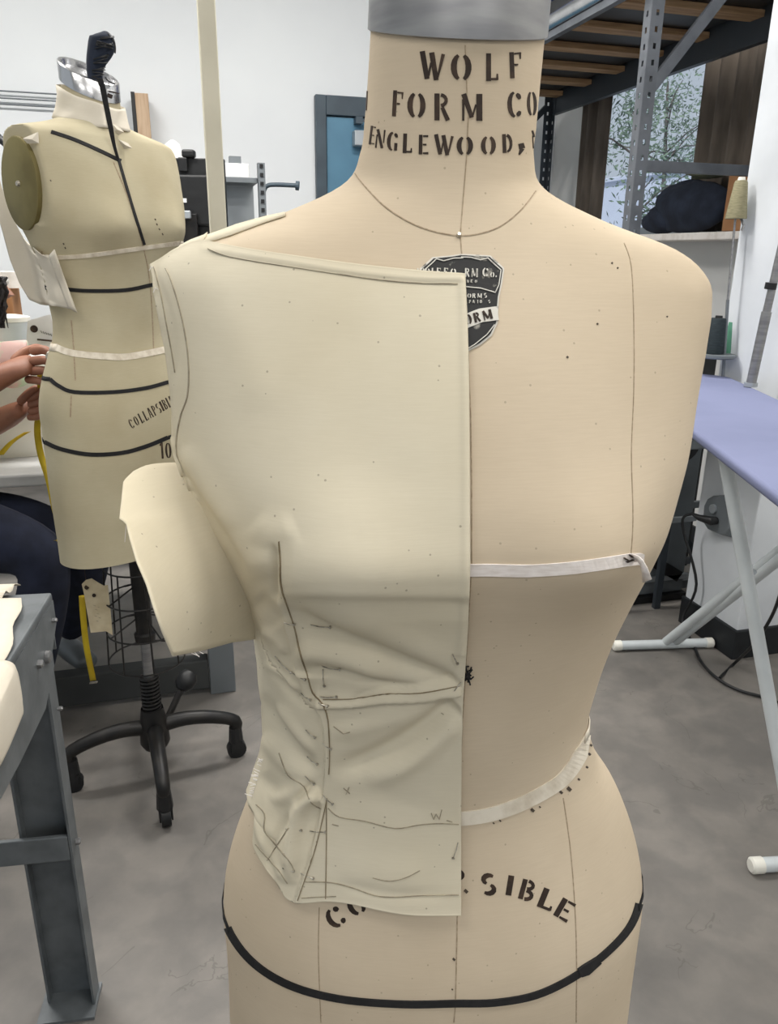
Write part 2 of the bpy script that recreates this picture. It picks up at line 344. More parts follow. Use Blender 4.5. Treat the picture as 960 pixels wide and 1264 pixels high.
def glyph(mb, bvh, ch, cx, cy, w, h, rot=0, shear=0, off=.0004, wt=1):
    ca, sa = math.cos(math.radians(rot)), math.sin(math.radians(rot))
    for pts, w0, w1 in G[ch]:
        P = []
        for u, v in pts:
            x = (u - .5) * w; y = -(v - .5) * h + shear * x; P.append((cx + x * ca - y * sa, cy + x * sa + y * ca))
        n = len(P); Wd = [(w0 + (w1 - w0) * i / max(1, n - 1)) * w * wt for i in range(n)]
        if ch in 'OC0SG' and n > 3: Wd = [max(.6, .55 * w * wt * (.28 + .28 * math.sin(PI * i / (n - 1)))) for i in range(n)]
        surf_strip(mb, bvh, P, Wd, off, step=2.5)

# ------------------------------------------------------------------ the room
o = struct(MB().box(-4.5, 3.2, -4.5, 5.0, -.1, 0).build('floor', 'concrete'))
YB = 4.75; XR = 2.35
struct(MB().box(-4.5, XR + .12, YB, YB + .12, 0, CEIL).build('wall_back', 'wall'))
struct(MB().box(-8, XR + .12, -7.0, YB + .12, CEIL, CEIL + .1).build('ceiling', 'ceiling'))
WY0, WY1, WZ0, WZ1 = 2.3, 4.42, 1.42, 2.28
wr = MB().box(XR, XR + .12, -4.5, YB, 0, WZ0).box(XR, XR + .12, -4.5, YB, WZ1, CEIL).box(XR, XR + .12, -4.5, WY0, WZ0, WZ1).box(XR, XR + .12, WY1, YB, WZ0, WZ1)
struct(wr.build('wall_right', 'wallwarm'))
struct(MB().box(XR - .012, XR, -4.5, YB, 0, .1).build('baseboard_right', 'rubber'))
struct(MB().box(-4.5, .78, YB - .012, YB, 0, .1).box(1.86, XR - .012, YB - .012, YB, 0, .1).build('baseboard_back', 'rubber'))
# window: frame, mullions, glass, deep sill
wn = thing('window_1', 'x', 'x', (XR, 3.4, WZ0)); del wn['label']; del wn['category']; wn['kind'] = 'structure'
fm = MB(); X0, X1 = XR + .03, XR + .08
fm.box(X0, X1, WY0, WY1, WZ0, WZ0 + .045).box(X0, X1, WY0, WY1, WZ1 - .045, WZ1).box(X0, X1, WY0, WY0 + .045, WZ0 + .045, WZ1 - .045).box(X0, X1, WY1 - .045, WY1, WZ0 + .045, WZ1 - .045)
fm.build('window_frame', 'alu', wn, bevel=.003)
MB().box(X0, X1, 3.30, 3.335, WZ0 + .045, WZ1 - .045).build('mullion', 'alu', wn)
MB().box(XR + .052, XR + .058, WY0 + .045, 3.30, WZ0 + .045, WZ1 - .045).build('window_pane', 'glass', wn)
MB().box(XR + .052, XR + .058, 3.335, WY1 - .045, WZ0 + .045, WZ1 - .045).build('window_pane', 'glass', wn)
MB().box(XR - .2, XR + .03, 2.45, 4.5, WZ0 - .03, WZ0).build('window_sill', 'paper_white', wn, bevel=.004)
# what stands outside the window
t = thing('garden_wall', 'pale blue grey stuccoed garden wall outside the window', 'wall', (7.6, 8.5, 0))
MB().box(7.6, 7.8, 5.0, 16, 0, 2.55).build('wall_face', 'stucco', t); MB().box(7.55, 7.85, 5.0, 16, 2.55, 2.62).build('coping', 'stucco', t, bevel=.01)
t = thing('neighbouring_house', 'tan house with a pale window beyond the garden wall', 'building', (9, 11, 0))
MB().box(8.6, 12, 9.2, 12.2, 0, 4.4).build('house_wall', 'brick', t, bevel=.02); MB().box(8.5, 8.6, 10.4, 11.2, 2.9, 3.7).build('house_window', 'stucco', t)
MB().box(8.3, 12.2, 9.0, 12.5, 4.4, 4.55).build('roof', 'brick', t)
def tree(loc, hgt, cr, n, label, lean=0):
    t = thing('garden_tree', label, 'tree', loc, 'trees outside the window'); x, y, z = loc
    b = MB(); b.tube([(x, y, z), (x + .05, y + lean * .5, z + hgt * .5), (x, y + lean, z + hgt)], [.045, .03, .012], 8)
    R_ = random.Random(len(label) + 5)
    tips = []
    for k in range(9):
        a = R_.uniform(0, 2 * PI); zz = z + hgt * R_.uniform(.6, .95); p = Vector((x, y + lean * (zz - z) / hgt, zz)); q = p + Vector((math.cos(a) * cr * .8, math.sin(a) * cr * .8, R_.uniform(0, cr * .7)))
        b.tube([p, (p + q) / 2 + Vector((0, 0, .05)), q], [.011, .008, .004], 6); tips += [q, (p + q) / 2]
    b.build('trunk', 'bark', t, smooth=True)
    lv = MB()
    for k in range(n):
        c = R_.choice(tips); p = c + Vector([R_.gauss(0, cr * .26) for _ in range(3)]); u = Vector([R_.gauss(0, 1) for _ in range(3)]).normalized(); w = u.orthogonal().normalized()
        s = R_.uniform(.018, .040); lv.add([p - u * s, p + w * s * .45, p + u * s, p - w * s * .45], [(0, 1, 2, 3)])
    o = lv.build('foliage', 'leaf', t, solid=.001); o['kind'] = 'stuff'
tree((4.3, 7.0, 0), 2.7, .60, 1500, 'green leafy tree beyond the window, beside the left curtain')
tree((5.6, 8.3, 0), 3.2, .8, 1900, 'darker branching tree beyond the window, nearer the right curtain', .3)

# door in the back wall
d1 = thing('door_1', 'x', 'x', (1.3, YB, 0)); del d1['label']; del d1['category']; d1['kind'] = 'structure'
DX0, DX1, DZ = .86, 1.80, 2.15
f = MB(); f.box(DX0, DX0 + .06, YB - .05, YB, 0, DZ).box(DX1 - .06, DX1, YB - .05, YB, 0, DZ).box(DX0 + .06, DX1 - .06, YB - .05, YB, DZ - .1, DZ); f.build('door_frame', 'frame', d1, bevel=.004)
MB().box(DX0 + .065, DX1 - .065, YB - .03, YB - .004, .01, DZ - .105).build('door_leaf', 'door', d1)
c = MB().box(1.07, 1.36, YB - .10, YB - .03, DZ - .255, DZ - .175).build('door_closer', 'alu', d1, bevel=.006)
MB().beam((1.10, YB - .075, DZ - .12), (1.36, YB - .09, DZ - .145), .02, .012).box(1.08, 1.12, YB - .09, YB - .03, DZ - .14, DZ - .105).build('closer_arm', 'frame', d1)
MB().tube([(DX0 + .14, YB - .03, 1.0), (DX0 + .14, YB - .08, 1.0), (DX0 + .26, YB - .08, 1.0)], .01, 8).build('door_handle', 'alu', d1, smooth=True)

# column on the right with its black base
CXa, CXb, CYa, CYb = 1.797, XR, 1.972, 2.26
struct(MB().box(CXa, CXb, CYa, CYb, .0, CEIL).build('wall_column', 'column', bevel=.004))
struct(MB().box(CXa - .012, CXb, CYa - .012, CYb + .006, 0, .108).build('baseboard_column', 'rubber', bevel=.003))

# ceiling light fixtures
for i, (lx, ly) in enumerate(PANELS):
    where = ['over the left of the dress forms', 'over the cropped right side of the bodice form', 'over the desk with the monitor', 'near the grey rack', 'behind the photographer on the left', 'behind the photographer on the right', 'over the ironing board'][i]
    t = thing('ceiling_light', 'long white ceiling light ' + where, 'light', (lx, ly, CEIL), 'ceiling lights')
    MB().box(lx - PW / 2, lx + PW / 2, ly - PH / 2, ly + PH / 2, CEIL - .05, CEIL - .001).build('light_housing', 'paper_white', t, bevel=.005)
    MB().box(lx - PW / 2 + .03, lx + PW / 2 - .03, ly - PH / 2 + .03, ly + PH / 2 - .03, CEIL - .062, CEIL - .051).build('diffuser', 'diffuser', t)

# ------------------------------------------------------------------ dress form bodies
def cub(zs, vs):
    z = sorted(zip(zs, vs)); zs = [a for a, b in z]; vs = [b for a, b in z]; n = len(zs); m = []
    for i in range(n):
        if i == 0: m.append((vs[1] - vs[0]) / (zs[1] - zs[0]))
        elif i == n - 1: m.append((vs[-1] - vs[-2]) / (zs[-1] - zs[-2]))
        else:
            h0 = zs[i] - zs[i - 1]; h1 = zs[i + 1] - zs[i]; a = (vs[i] - vs[i - 1]) / h0; b = (vs[i + 1] - vs[i]) / h1; m.append((a * h1 + b * h0) / (h0 + h1))
    def f(q):
        q = min(max(q, zs[0]), zs[-1]); i = 0
        while i < n - 2 and q > zs[i + 1]: i += 1
        h = zs[i + 1] - zs[i]; t = (q - zs[i]) / h
        return (2 * t ** 3 - 3 * t * t + 1) * vs[i] + (t ** 3 - 2 * t * t + t) * h * m[i] + (-2 * t ** 3 + 3 * t * t) * vs[i + 1] + (t ** 3 - t * t) * h * m[i + 1]
    return f
#      z   front  back   n   tilt
DP = [(1.56, .050, .058, 2.0, .30), (1.50, .050, .058, 2.0, .30), (1.46, .050, .060, 2.0, .30), (1.42, .050, .064, 2.0, .28), (1.385, .052, .070, 2.0, .22), (1.36, .056, .078, 2.05, .12), (1.33, .066, .088, 2.1, .05),
      (1.29, .084, .100, 2.2, 0), (1.25, .102, .106, 2.3, 0), (1.20, .120, .105, 2.4, 0), (1.16, .131, .102, 2.4, 0), (1.13, .134, .099, 2.4, 0), (1.105, .126, .096, 2.35, 0), (1.08, .116, .092, 2.3, 0), (1.03, .100, .086, 2.2, 0), (.97, .090, .082, 2.15, 0), (.90, .088, .082, 2.1, 0), (.85, .098, .092, 2.1, 0), (.80, .108, .106, 2.15, 0), (.75, .116, .116, 2.2, 0), (.70, .118, .118, 2.2, 0), (.64, .116, .114, 2.2, 0), (.58, .110, .108, 2.2, 0), (.44, .106, .104, 2.2, 0)]
KZ = [1.56, 1.50, 1.46, 1.43, 1.405, 1.385, 1.365, 1.345, 1.325, 1.305, 1.285, 1.26, 1.22, 1.18, 1.14, 1.10, 1.06, 1.02, .98, .94, .90, .87, .84, .81, .78, .75, .71, .66, .58, .44]
KA = [0.0563, 0.0567, 0.0571, 0.0575, 0.0582, 0.0594, 0.0695, 0.1129, 0.1706, 0.1951, 0.1987, 0.196, 0.1911, 0.1872, 0.1761, 0.1645, 0.1532, 0.1452, 0.1401, 0.137, 0.1462, 0.1624, 0.1753, 0.1858, 0.1932, 0.1967, 0.1966, 0.1972, 0.1998, .198]
KC = [0.0032, 0.0019, 0.0006, -0.0008, -0.0022, -0.0037, -0.0049, -0.0055, -0.0052, -0.0049, -0.0047, -0.0041, -0.0047, -0.005, -0.0023, 0.0014, 0.0028, 0.0009, -0.0015, -0.0018, 0.0011, 0.0041, 0.0056, 0.0062, 0.0067, 0.0071, 0.0076, 0.0077, 0.0078, .0078]
sA, sC = cub(KZ, KA), cub(KZ, KC)
sF, sB, sN, sT = [cub([d[0] for d in DP], [d[i] for d in DP]) for i in (1, 2, 3, 4)]
def form_mesh(O, Fv, Rv, z0, z1, rows, seg, zmap, sc, plates=None, asym=1):
    """rings of a dress form; returns verts, faces and a local->world function"""
    V = []; Fc = []
    for i in range(rows + 1):
        z = z0 + (z1 - z0) * i / rows
        A, Cn, fr, bk, n, tl = sA(z), sC(z) * asym, sF(z), sB(z), sN(z), sT(z)
        for k in range(seg):
            th = 2 * PI * k / seg; c, s = math.cos(th), math.sin(th)
            x = A * math.copysign(abs(c) ** (2 / n), c) + Cn
            y = (fr if s > 0 else bk) * math.copysign(abs(s) ** (2 / n), s)
            if plates and 1.14 < z < 1.345:
                x = max(-plates, min(plates, x))
            # breasts
            if s > 0:
                y += .016 * (math.exp(-((x - .085) / .045) ** 2 - ((z - 1.135) / .045) ** 2) + math.exp(-((x + .085) / .045) ** 2 - ((z - 1.135) / .045) ** 2)) * min(1, s * 2)
            zz = z - tl * y
            V.append((O[0] + sc * (x * Rv[0] + y * Fv[0]), O[1] + sc * (x * Rv[1] + y * Fv[1]), zmap(zz)))
    for i in range(rows):
        for k in range(seg): Fc.append((i * seg + k, i * seg + (k + 1) % seg, (i + 1) * seg + (k + 1) % seg, (i + 1) * seg + k))
    Fc.append(tuple(range(seg))[::-1]); Fc.append(tuple(rows * seg + k for k in range(seg)))
    return V, Fc
def stand(parent, x, y, ztop, legs=4, a0=0, R=.27, cage=None, spring=(.22, .42), pedal=False, hub=.13):
    """cast-iron form stand: post, spring, hub, curved legs, casters"""
    MB().lathe([(.013, hub), (.013, ztop - .0), ], (x, y, 0), 16).build('inner_post', 'steel', parent, smooth=True)
    zc = spring[1] + .10
    MB().lathe([(.024, zc), (.026, zc + .02), (.02, zc + .025), (.021, ztop)], (x, y, 0), 20).build('outer_post', 'blackmetal', parent, smooth=True)
    pts = []; n = 11 * 14
    for i in range(n + 1): a = 2 * PI * i / 14; pts.append((x + .021 * math.cos(a), y + .021 * math.sin(a), spring[0] + (spring[1] - spring[0]) * i / n))
    MB().tube(pts, .0042, 6).build('spring', 'blackmetal', parent, smooth=True)
    MB().lathe([(.03, .085), (.038, .1), (.036, .15), (.028, .2), (.022, spring[0])], (x, y, 0), 20).build('hub', 'blackmetal', parent, smooth=True)
    for k in range(legs):
        a = a0 + 2 * PI * k / legs; ca, sa = math.cos(a), math.sin(a)
        prof = [(.02, .145), (.08, .15), (.15, .138), (.21, .112), (R, .078)]
        lg = MB().tube([(x + r * ca, y + r * sa, z) for r, z in smoothpts(prof, 4)], [.021 - .006 * i / 16 for i in range(17)], 10).build('leg', 'blackmetal', parent, smooth=True)
        cx, cy = x + (R + .004) * ca, y + (R + .004) * sa
        MB().tube([(cx, cy, .095), (cx, cy, .05)], [.017, .02], 10).beam((cx - .014 * sa, cy + .014 * ca, .055), (cx - .014 * sa, cy + .014 * ca, .02), .03, .004, (sa, -ca, 0)).beam((cx + .014 * sa, cy - .014 * ca, .055), (cx + .014 * sa, cy - .014 * ca, .02), .03, .004, (sa, -ca, 0)).build('caster', 'black', lg)
        MB().tube([(cx - .011 * sa, cy + .011 * ca, .026), (cx + .011 * sa, cy - .011 * ca, .026)], .0258, 18).build('wheel', 'black', lg, smooth=True)
    if pedal:
        a = pedal; p = Vector((x + .045 * math.cos(a), y + .045 * math.sin(a), .14)); q = Vector((x + .10 * math.cos(a), y + .10 * math.sin(a), .20)); r = Vector((x + .14 * math.cos(a), y + .14 * math.sin(a), .235))
        MB().tube([p, q], .009, 8).build('pedal_arm', 'blackmetal', parent, smooth=True)
        MB().tube([q, (q * .7 + r * .3), (q * .3 + r * .7), r], [.014, .026, .028, .018], 12).build('pedal', 'black', parent, smooth=True)
    if cage:
        zt, zb, rt_, rb = cage
        def ring(zz, rr, m=36): return [(x + rr * math.cos(2 * PI * i / m), y + rr * math.sin(2 * PI * i / m), zz) for i in range(m + 1)]
        for j in range(4):
            u = j / 3; MB().tube(ring(zt + (zb - zt) * u, rt_ + (rb - rt_) * u), .0022, 6).build('cage_hoop', 'blackmetal', parent, smooth=True)
        for j in range(8):
            a = 2 * PI * j / 8 + .2; MB().tube([(x + rt_ * math.cos(a), y + rt_ * math.sin(a), zt), (x + rb * math.cos(a), y + rb * math.sin(a), zb)], .0022, 6).build('cage_wire', 'blackmetal', parent, smooth=True)
        for u in (.34, .67):
            rr = rt_ + (rb - rt_) * u; zz = zt + (zb - zt) * u
            for a in (.5, 2.07, 3.64, 5.21): MB().tube([(x + .02 * math.cos(a), y + .02 * math.sin(a), zz + .03), (x + rr * math.cos(a), y + rr * math.sin(a), zz)], .0022, 6).build('cage_spoke', 'blackmetal', parent, smooth=True)

def wrap_back(bvh, O, A, B, wid, name, m, parent, off=.0012):
    """carry a tape on round the back of a form from point A to point B"""
    aa, ab = math.atan2(A.y - O[1], A.x - O[0]), math.atan2(B.y - O[1], B.x - O[0]); back = math.atan2(O[1], O[0])
    d = (ab - aa) % (2 * PI)
    if (back - aa) % (2 * PI) > d: d -= 2 * PI
    q = MB(); n = 40; V = []
    for i in range(n + 1):
        u = i / n; a = aa + d * u; z = A.z + (B.z - A.z) * u; dr = Vector((math.cos(a), math.sin(a), 0))
        for j, dz in enumerate((-wid / 2, wid / 2)):
            p, nn, k_, ds = bvh.ray_cast(Vector((O[0], O[1], z + dz)) + dr * .6, -dr)
            if p is None: p = Vector((O[0], O[1], z + dz)) + dr * .15
            V += [p + dr * (off if j else .0001), p + dr * (off if not j else off)][::1] if False else [p + dr * off]
    q.add(V, [(2 * i, 2 * i + 1, 2 * i + 3, 2 * i + 2) for i in range(n)])
    return q.build(name, m, parent, smooth='all', solid=.0008)
# ------------------------------------------------------------------ the dress form in front
O1 = (.195, .548); F1 = (-.18373799, -.98297526); R1 = (.98297526, -.18373799)
df = thing('dress_form', 'large cream canvas dress form wearing the half bodice, at the front', 'dress form', (O1[0], O1[1], 0), 'dress forms')
V, Fc = form_mesh(O1, F1, R1, .44, 1.458, 300, 128, lambda z: z, 1)
body = MB().add(V, Fc).build('torso', 'canvas', df, smooth=True, ang=60)
bv = BVHTree.FromPolygons([Vector(v) for v in V], Fc)
# steel neck cap
Vc = []; Fq = []; seg = 96; rows = [(1.4575, 1.012), (1.4583, 1.035), (1.515, 1.03), (1.518, 1.0), (1.519, .6)]
for z, k in rows:
    for j in range(seg):
        th = 2 * PI * j / seg; c, s = math.cos(th), math.sin(th); x = sA(min(z, 1.5)) * c * k + sC(z); y = (.0505 if s > 0 else .060) * s * k
        zz = z - .30 * y; Vc.append((O1[0] + x * R1[0] + y * F1[0], O1[1] + x * R1[1] + y * F1[1], zz))
for i in range(len(rows) - 1):
    for j in range(seg): Fq.append((i * seg + j, i * seg + (j + 1) % seg, (i + 1) * seg + (j + 1) % seg, (i + 1) * seg + j))
Fq.append(tuple((len(rows) - 1) * seg + j for j in range(seg)))
MB().add(Vc, Fq).build('neck_cap', 'steel', df, smooth=True)
k = MB(); surf_strip(k, bv, [(574, 56), (576, 110), (578, 140), (576, 190), (572, 240), (568, 290)], 1.2, .0003); surf_strip(k, bv, [(568, 292), (571, 330), (577, 420), (581, 520), (582, 600), (582, 700), (576, 800), (570, 900), (567, 1000), (565, 1100), (562, 1240), (560, 1262)], 1.4, .0003)
k.build('centre_seam', 'seam', df)
k = MB(); surf_strip(k, bv, smoothpts([(438, 214), (452, 232), (480, 259), (520, 281), (568, 291), (610, 283), (640, 262), (661, 236)], 5), 1.4, .0004); k.build('neck_seam', 'seam', df)
k = MB(); surf_strip(k, bv, smoothpts([(770, 300), (779, 330), (782, 400), (782, 480), (779, 560), (781, 640), (778, 690)], 4), .9, .0003); k.build('princess_seam', 'seam', df); k = MB(); surf_strip(k, bv, smoothpts([(695, 985), (705, 1060), (711, 1160), (711, 1262)], 4), 1.1, .0003); k.build('princess_seam', 'seam', df); k = MB(); surf_strip(k, bv, smoothpts([(394, 1120), (393, 1180), (396, 1262)], 4), 1.0, .0003)
k.build('princess_seam', 'seam', df)
# stencilled lettering
for ch, x, y, w, h, r, sh in [('W', 533, 81.5, 27, 33, 2, .1), ('O', 569, 83, 24, 34, 0, .03), ('L', 607, 83, 17, 34, 0, 0), ('F', 636, 80, 15, 32, -2, -.08),
                       ('F', 491, 128, 13, 32, 3, .05), ('O', 514, 130, 21, 33, 1, .03), ('R', 546, 132, 21, 33, 0, 0), ('M', 582, 132.5, 26, 33, 0, 0), ('C', 635, 129, 17, 33, -2, 0), ('O', 656, 128, 11, 33, -2, 0), ('.', 663, 137, 3.5, 11, 0, 0),
                       ('E', 460, 167, 7, 23, 7, 0), ('N', 469.5, 171.5, 11, 23, 6, 0), ('G', 485, 174.5, 13, 24, 4, 0), ('L', 503, 177, 13, 24, 2, 0), ('E', 523, 178.5, 13, 24, 1, 0), ('W', 547.5, 179, 21, 24, 1, .1), ('O', 573.5, 180, 19, 24, 0, 0), ('O', 602.5, 179.5, 17, 24, 0, 0), ('D', 626, 177, 13, 23, -2, 0), (',', 643, 184, 9, 14, 0, 0), ('N', 660, 172, 7, 22, -4, 0),
                       ('I', 453, 122, 2.5, 30, 3, 0)]:
    k = MB(); glyph(k, bv, ch, x, y, w, h, r, sh); k.build('stencil_letter', 'ink', df)
for ch, x, y, r in [('C', 414, 1132, -35), ('O', 440, 1117, -28), ('P', 566, 1086, 2), ('S', 603, 1091.5, 6), ('I', 629, 1093, 9), ('B', 652, 1099, 15), ('L', 675, 1110, 22), ('E', 697, 1123, 30)]:
    k = MB(); glyph(k, bv, ch, x, y, 14 if ch == 'I' else 21, 25, r); k.build('stencil_letter', 'ink', df)
# maker's shield label
sp = lambda P: [(480 + a / 5.333, 280 + b / 5.333) for a, b in P]
L_ = thing
half = [(470, 182), (540, 184), (610, 203), (663, 188), (690, 215), (757, 275), (742, 380), (722, 470), (716, 560), (712, 640), (672, 720), (600, 780), (500, 832)]
def shield(half, cx=478, tilt=0): return [(x, y) for x, y in half] + [(2 * cx - x, y + 6) for x, y in reversed(half[1:])]
k = MB(); surf_poly(k, bv, sp(shield(half)), .0009, 2); lab = k.build('maker_label', 'labelwhite', df); lab['label'] = 'worn black and white shield shaped maker label'
inn = [(478 + (x - 478) * .955, 500 + (y - 500) * .965) for x, y in half]
k = MB(); surf_poly(k, bv, sp(shield(inn)), .0015, 2); k.build('label_field', 'blackink', lab)
k = MB()
ln = [(478 + (x - 478) * .91, 500 + (y - 500) * .92) for x, y in half][:7]
surf_strip(k, bv, sp(ln + [(695, 440), (600, 412), (478, 400), (360, 412)]), 1.1, .0021, 2)
surf_strip(k, bv, sp([(2 * 478 - x, y + 6) for x, y in ln]), 1.1, .0021, 2)
surf_strip(k, bv, sp([(690, 650), (640, 715), (560, 780), (500, 815)]), 1.1, .0021, 2)
k.build('label_border', 'labelwhite', lab)
k = MB(); surf_strip(k, bv, sp([(300, 700), (400, 668), (510, 625), (600, 590), (712, 575)]), 17, .0020, 3); k.build('label_banner', 'labelwhite', lab)
k = MB()
for ch, a, b, w, h in [('W', 205, 305, 40, 44), ('O', 250, 305, 34, 44), ('L', 290, 304, 28, 46), ('F', 325, 303, 28, 46), ('F', 372, 303, 28, 46), ('O', 420, 306, 36, 44), ('R', 512, 310, 34, 56), ('M', 560, 312, 42, 56), ('C', 630, 308, 38, 58), ('O', 675, 325, 24, 36), ('.', 700, 335, 8, 12),
                       ('N', 515, 368, 14, 18), ('E', 540, 366, 14, 18), ('O', 568, 368, 14, 18), ('O', 524, 462, 24, 28), ('R', 556, 462, 24, 28), ('M', 592, 462, 28, 28), ('S', 630, 460, 22, 28), ('P', 530, 500, 14, 20), ('A', 552, 500, 14, 20), ('1', 580, 500, 12, 20), ('0', 600, 500, 14, 20), ('S', 655, 500, 14, 20)]:
    x, y = sp([(a, b)])[0]; glyph(k, bv, ch, x, y, w / 5.333, h / 5.333, 2, 0, .0022, .9)
k.build('label_lettering', 'labelwhite', lab)
k = MB()
for ch, a, b, w, h in [('F', 425, 655, 48, 62), ('O', 515, 618, 46, 70), ('R', 575, 603, 46, 62), ('M', 642, 588, 60, 62)]:
    x, y = sp([(a, b)])[0]; glyph(k, bv, ch, x, y, w / 5.333, h / 5.333, -14, 0, .0026)
k.build('banner_lettering', 'ink', lab)
# tapes
k = MB(); surf_strip(k, bv, smoothpts([(276, 1105), (277, 1125), (284, 1150), (305, 1180), (335, 1204), (375, 1222), (430, 1234), (500, 1239), (562, 1238), (610, 1237), (660, 1228), (705, 1207), (745, 1178), (775, 1146), (788, 1115), (792, 1080)], 5), 8.5, .0012); tp = k.build('hip_tape', 'blacktape', df); tp['label'] = 'black tape around the hips'
wrap_back(bv, O1, hit(bv, 787, 1121)[0], hit(bv, 284, 1149)[0], .0058, 'hip_tape_back', 'blacktape', df)
k = MB(); surf_strip(k, bv, [(714, 1200), (722, 1196), (738, 1184)], [10, 13, 9], .002); k.build('hip_tape_end', 'blacktape', df)
k = MB(); surf_strip(k, bv, smoothpts([(560, 704), (600, 703), (650, 704), (700, 701), (740, 696), (779, 690), (793, 690)], 4), [14.5] * 21 + [14] * 3 + [12], .0012); tp = k.build('bust_tape', 'whitetape', df); tp['label'] = 'white twill tape across the bust'
a = hit(bv, 783, 690); q = a[0] + a[1] * .001
# loose curled end of the bust tape
def tape_tail():
    path = [(774, 687), (781, 685), (788, 687), (794, 693), (799, 702), (804, 716)]; d0 = (a[0] - CAM).dot(Vector((math.sin(YAW), math.cos(YAW), 0)))
    V = []; Fc = []
    for i, (x, y) in enumerate(path):
        w = [8, 9, 5, 4, 6, 11][i]; F_ = d0 - .001 - [0, .004, .01, .012, .010, .008][i]
        V += [atF(x, y - w * .1, F_) + Vector((0, 0, 0)), atF(x - [0, 0, 1, 4, 7, 11][i] , y + [8, 9, 6, 4, 4, 3][i], F_ + .004)]
    for i in range(len(path) - 1): Fc.append((2 * i, 2 * i + 1, 2 * i + 3, 2 * i + 2))
    return MB().add(V, Fc)
tape_tail().build('bust_tape_tail', 'whitetape', tp, smooth='all', solid=.0007)
k = MB(); surf_strip(k, bv, [(768, 688), (773, 691)], 1.4, .0022); surf_strip(k, bv, [(774, 684), (778, 687)], 1.4, .0022); surf_strip(k, bv, [(771, 693), (779, 690)], .8, .0022); k.build('tape_stitch', 'ink', tp)
k = MB(); surf_strip(k, bv, smoothpts([(560, 1011), (600, 1006), (640, 993), (680, 972), (700, 955), (716, 930), (726, 903)], 5), [17] * 26 + [13, 10, 8, 6, 4], .0011); tp = k.build('waist_tape', 'creamtape', df); tp['label'] = 'cream tape around the waist'; wrap_back(bv, O1, hit(bv, 720, 912)[0], hit(bv, 338, 922)[0], .009, 'waist_tape_back', 'creamtape', df)
k = MB(); R_ = random.Random(3)
for x, y, s in [(729, 920, 2), (727, 931, 2.4), (724, 947, 2), (714, 962, 2), (702, 974, 4), (692, 978, 3), (689, 971, 2), (657, 1000, 3.4), (666, 996, 1.6), (617, 1013, 1.8), (609, 1016, 1.6), (570, 1005, 2), (700, 441, 2), (737, 400, 1.6), (762, 331, 1.4), (662, 700, 1), (755, 325, 1.6), (560, 1184, 2.5), (558, 1221, 1.4), (575, 1100, 3.5), (823, 391, 1.2)]:
    surf_strip(k, bv, [(x - s / 2, y - s / 2), (x + s / 2, y + s * .4)], s, .0006, 1)
k.build('pinhole_stain', 'rust', df)['kind'] = 'stuff'
# wool tuft of black chalk at the centre front
R_ = random.Random(5); k = MB()
for i in range(26):
    x, y = 575 + R_.gauss(0, 2.2), 828 + R_.gauss(0, 4); h = hit(bv, x, y)
    if h: p, n = h; v = Vector([R_.gauss(0, 1) for _ in range(3)]).normalized() * .0022; c = p + n * R_.uniform(.001, .006); k.tube([c - v, c + n * .001, c + v], .0006, 5)
k.build('black_thread_knot', 'blacktape', df)
MB().tube([hit(bv, 566, 291)[0], hit(bv, 566, 290)[0] + hit(bv, 566, 290)[1] * .002], [.0018, .0012], 8).build('seam_pin', 'pin', df, smooth=True)
MB().lathe([(.06, 0), (.06, .02), (.11, .03)], (O1[0], O1[1], .40), 24).build('base_plate', 'blackmetal', df)
stand(df, O1[0], O1[1], .42, 4, PI / 4 + .2, .26, spring=(.2, .28))

# ------------------------------------------------------------------ the muslin half bodice pinned on the form
import numpy as np
def resample(P, n):
    P = np.array(P, float); d = np.r_[0, np.cumsum(np.hypot(*np.diff(P, axis=0).T))]; t = np.linspace(0, d[-1], n)
    return np.stack([np.interp(t, d, P[:, 0]), np.interp(t, d, P[:, 1])], 1)
NS, NV = 150, 310
Tt = smoothpts([(187, 329), (200, 322), (222, 311), (246, 301), (262, 300), (300, 307), (360, 316), (440, 327), (515, 335), (573, 339)], 4)
Ll = smoothpts([(187, 329), (192, 350), (197, 372), (204, 405), (210, 440), (215, 475), (217, 500), (213, 525), (212, 550), (218, 574), (234, 604), (256, 640), (276, 672), (292, 699), (308, 735), (317, 765), (321, 800), (326, 850), (331, 890), (333, 908), (322, 935), (313, 965), (307, 984), (316, 996), (318, 1012), (315, 1042)], 4)
Rr = [(573, 339), (576, 400), (578, 470), (579, 600), (579, 690), (577, 760), (574, 810), (571, 850), (569, 900), (568, 1000), (568, 1127)]
Bb = smoothpts([(315, 1042), (330, 1066), (344, 1086), (355, 1104), (367, 1111), (382, 1112), (410, 1110), (440, 1114), (470, 1121), (510, 1127), (568, 1127)], 4)
Tt, Bb = resample(Tt, NS), resample(Bb, NS); Ll, Rr = resample(Ll, NV), resample(Rr, NV)
s_ = np.linspace(0, 1, NS)[None, :, None]; v_ = np.linspace(0, 1, NV)[:, None, None]
XY = (1 - v_) * Tt[None] + v_ * Bb[None] + (1 - s_) * Ll[:, None] + s_ * Rr[:, None] - ((1 - s_) * (1 - v_) * Tt[0] + s_ * (1 - v_) * Tt[-1] + (1 - s_) * v_ * Bb[0] + s_ * v_ * Bb[-1])
Xg, Yg = XY[..., 0], XY[..., 1]
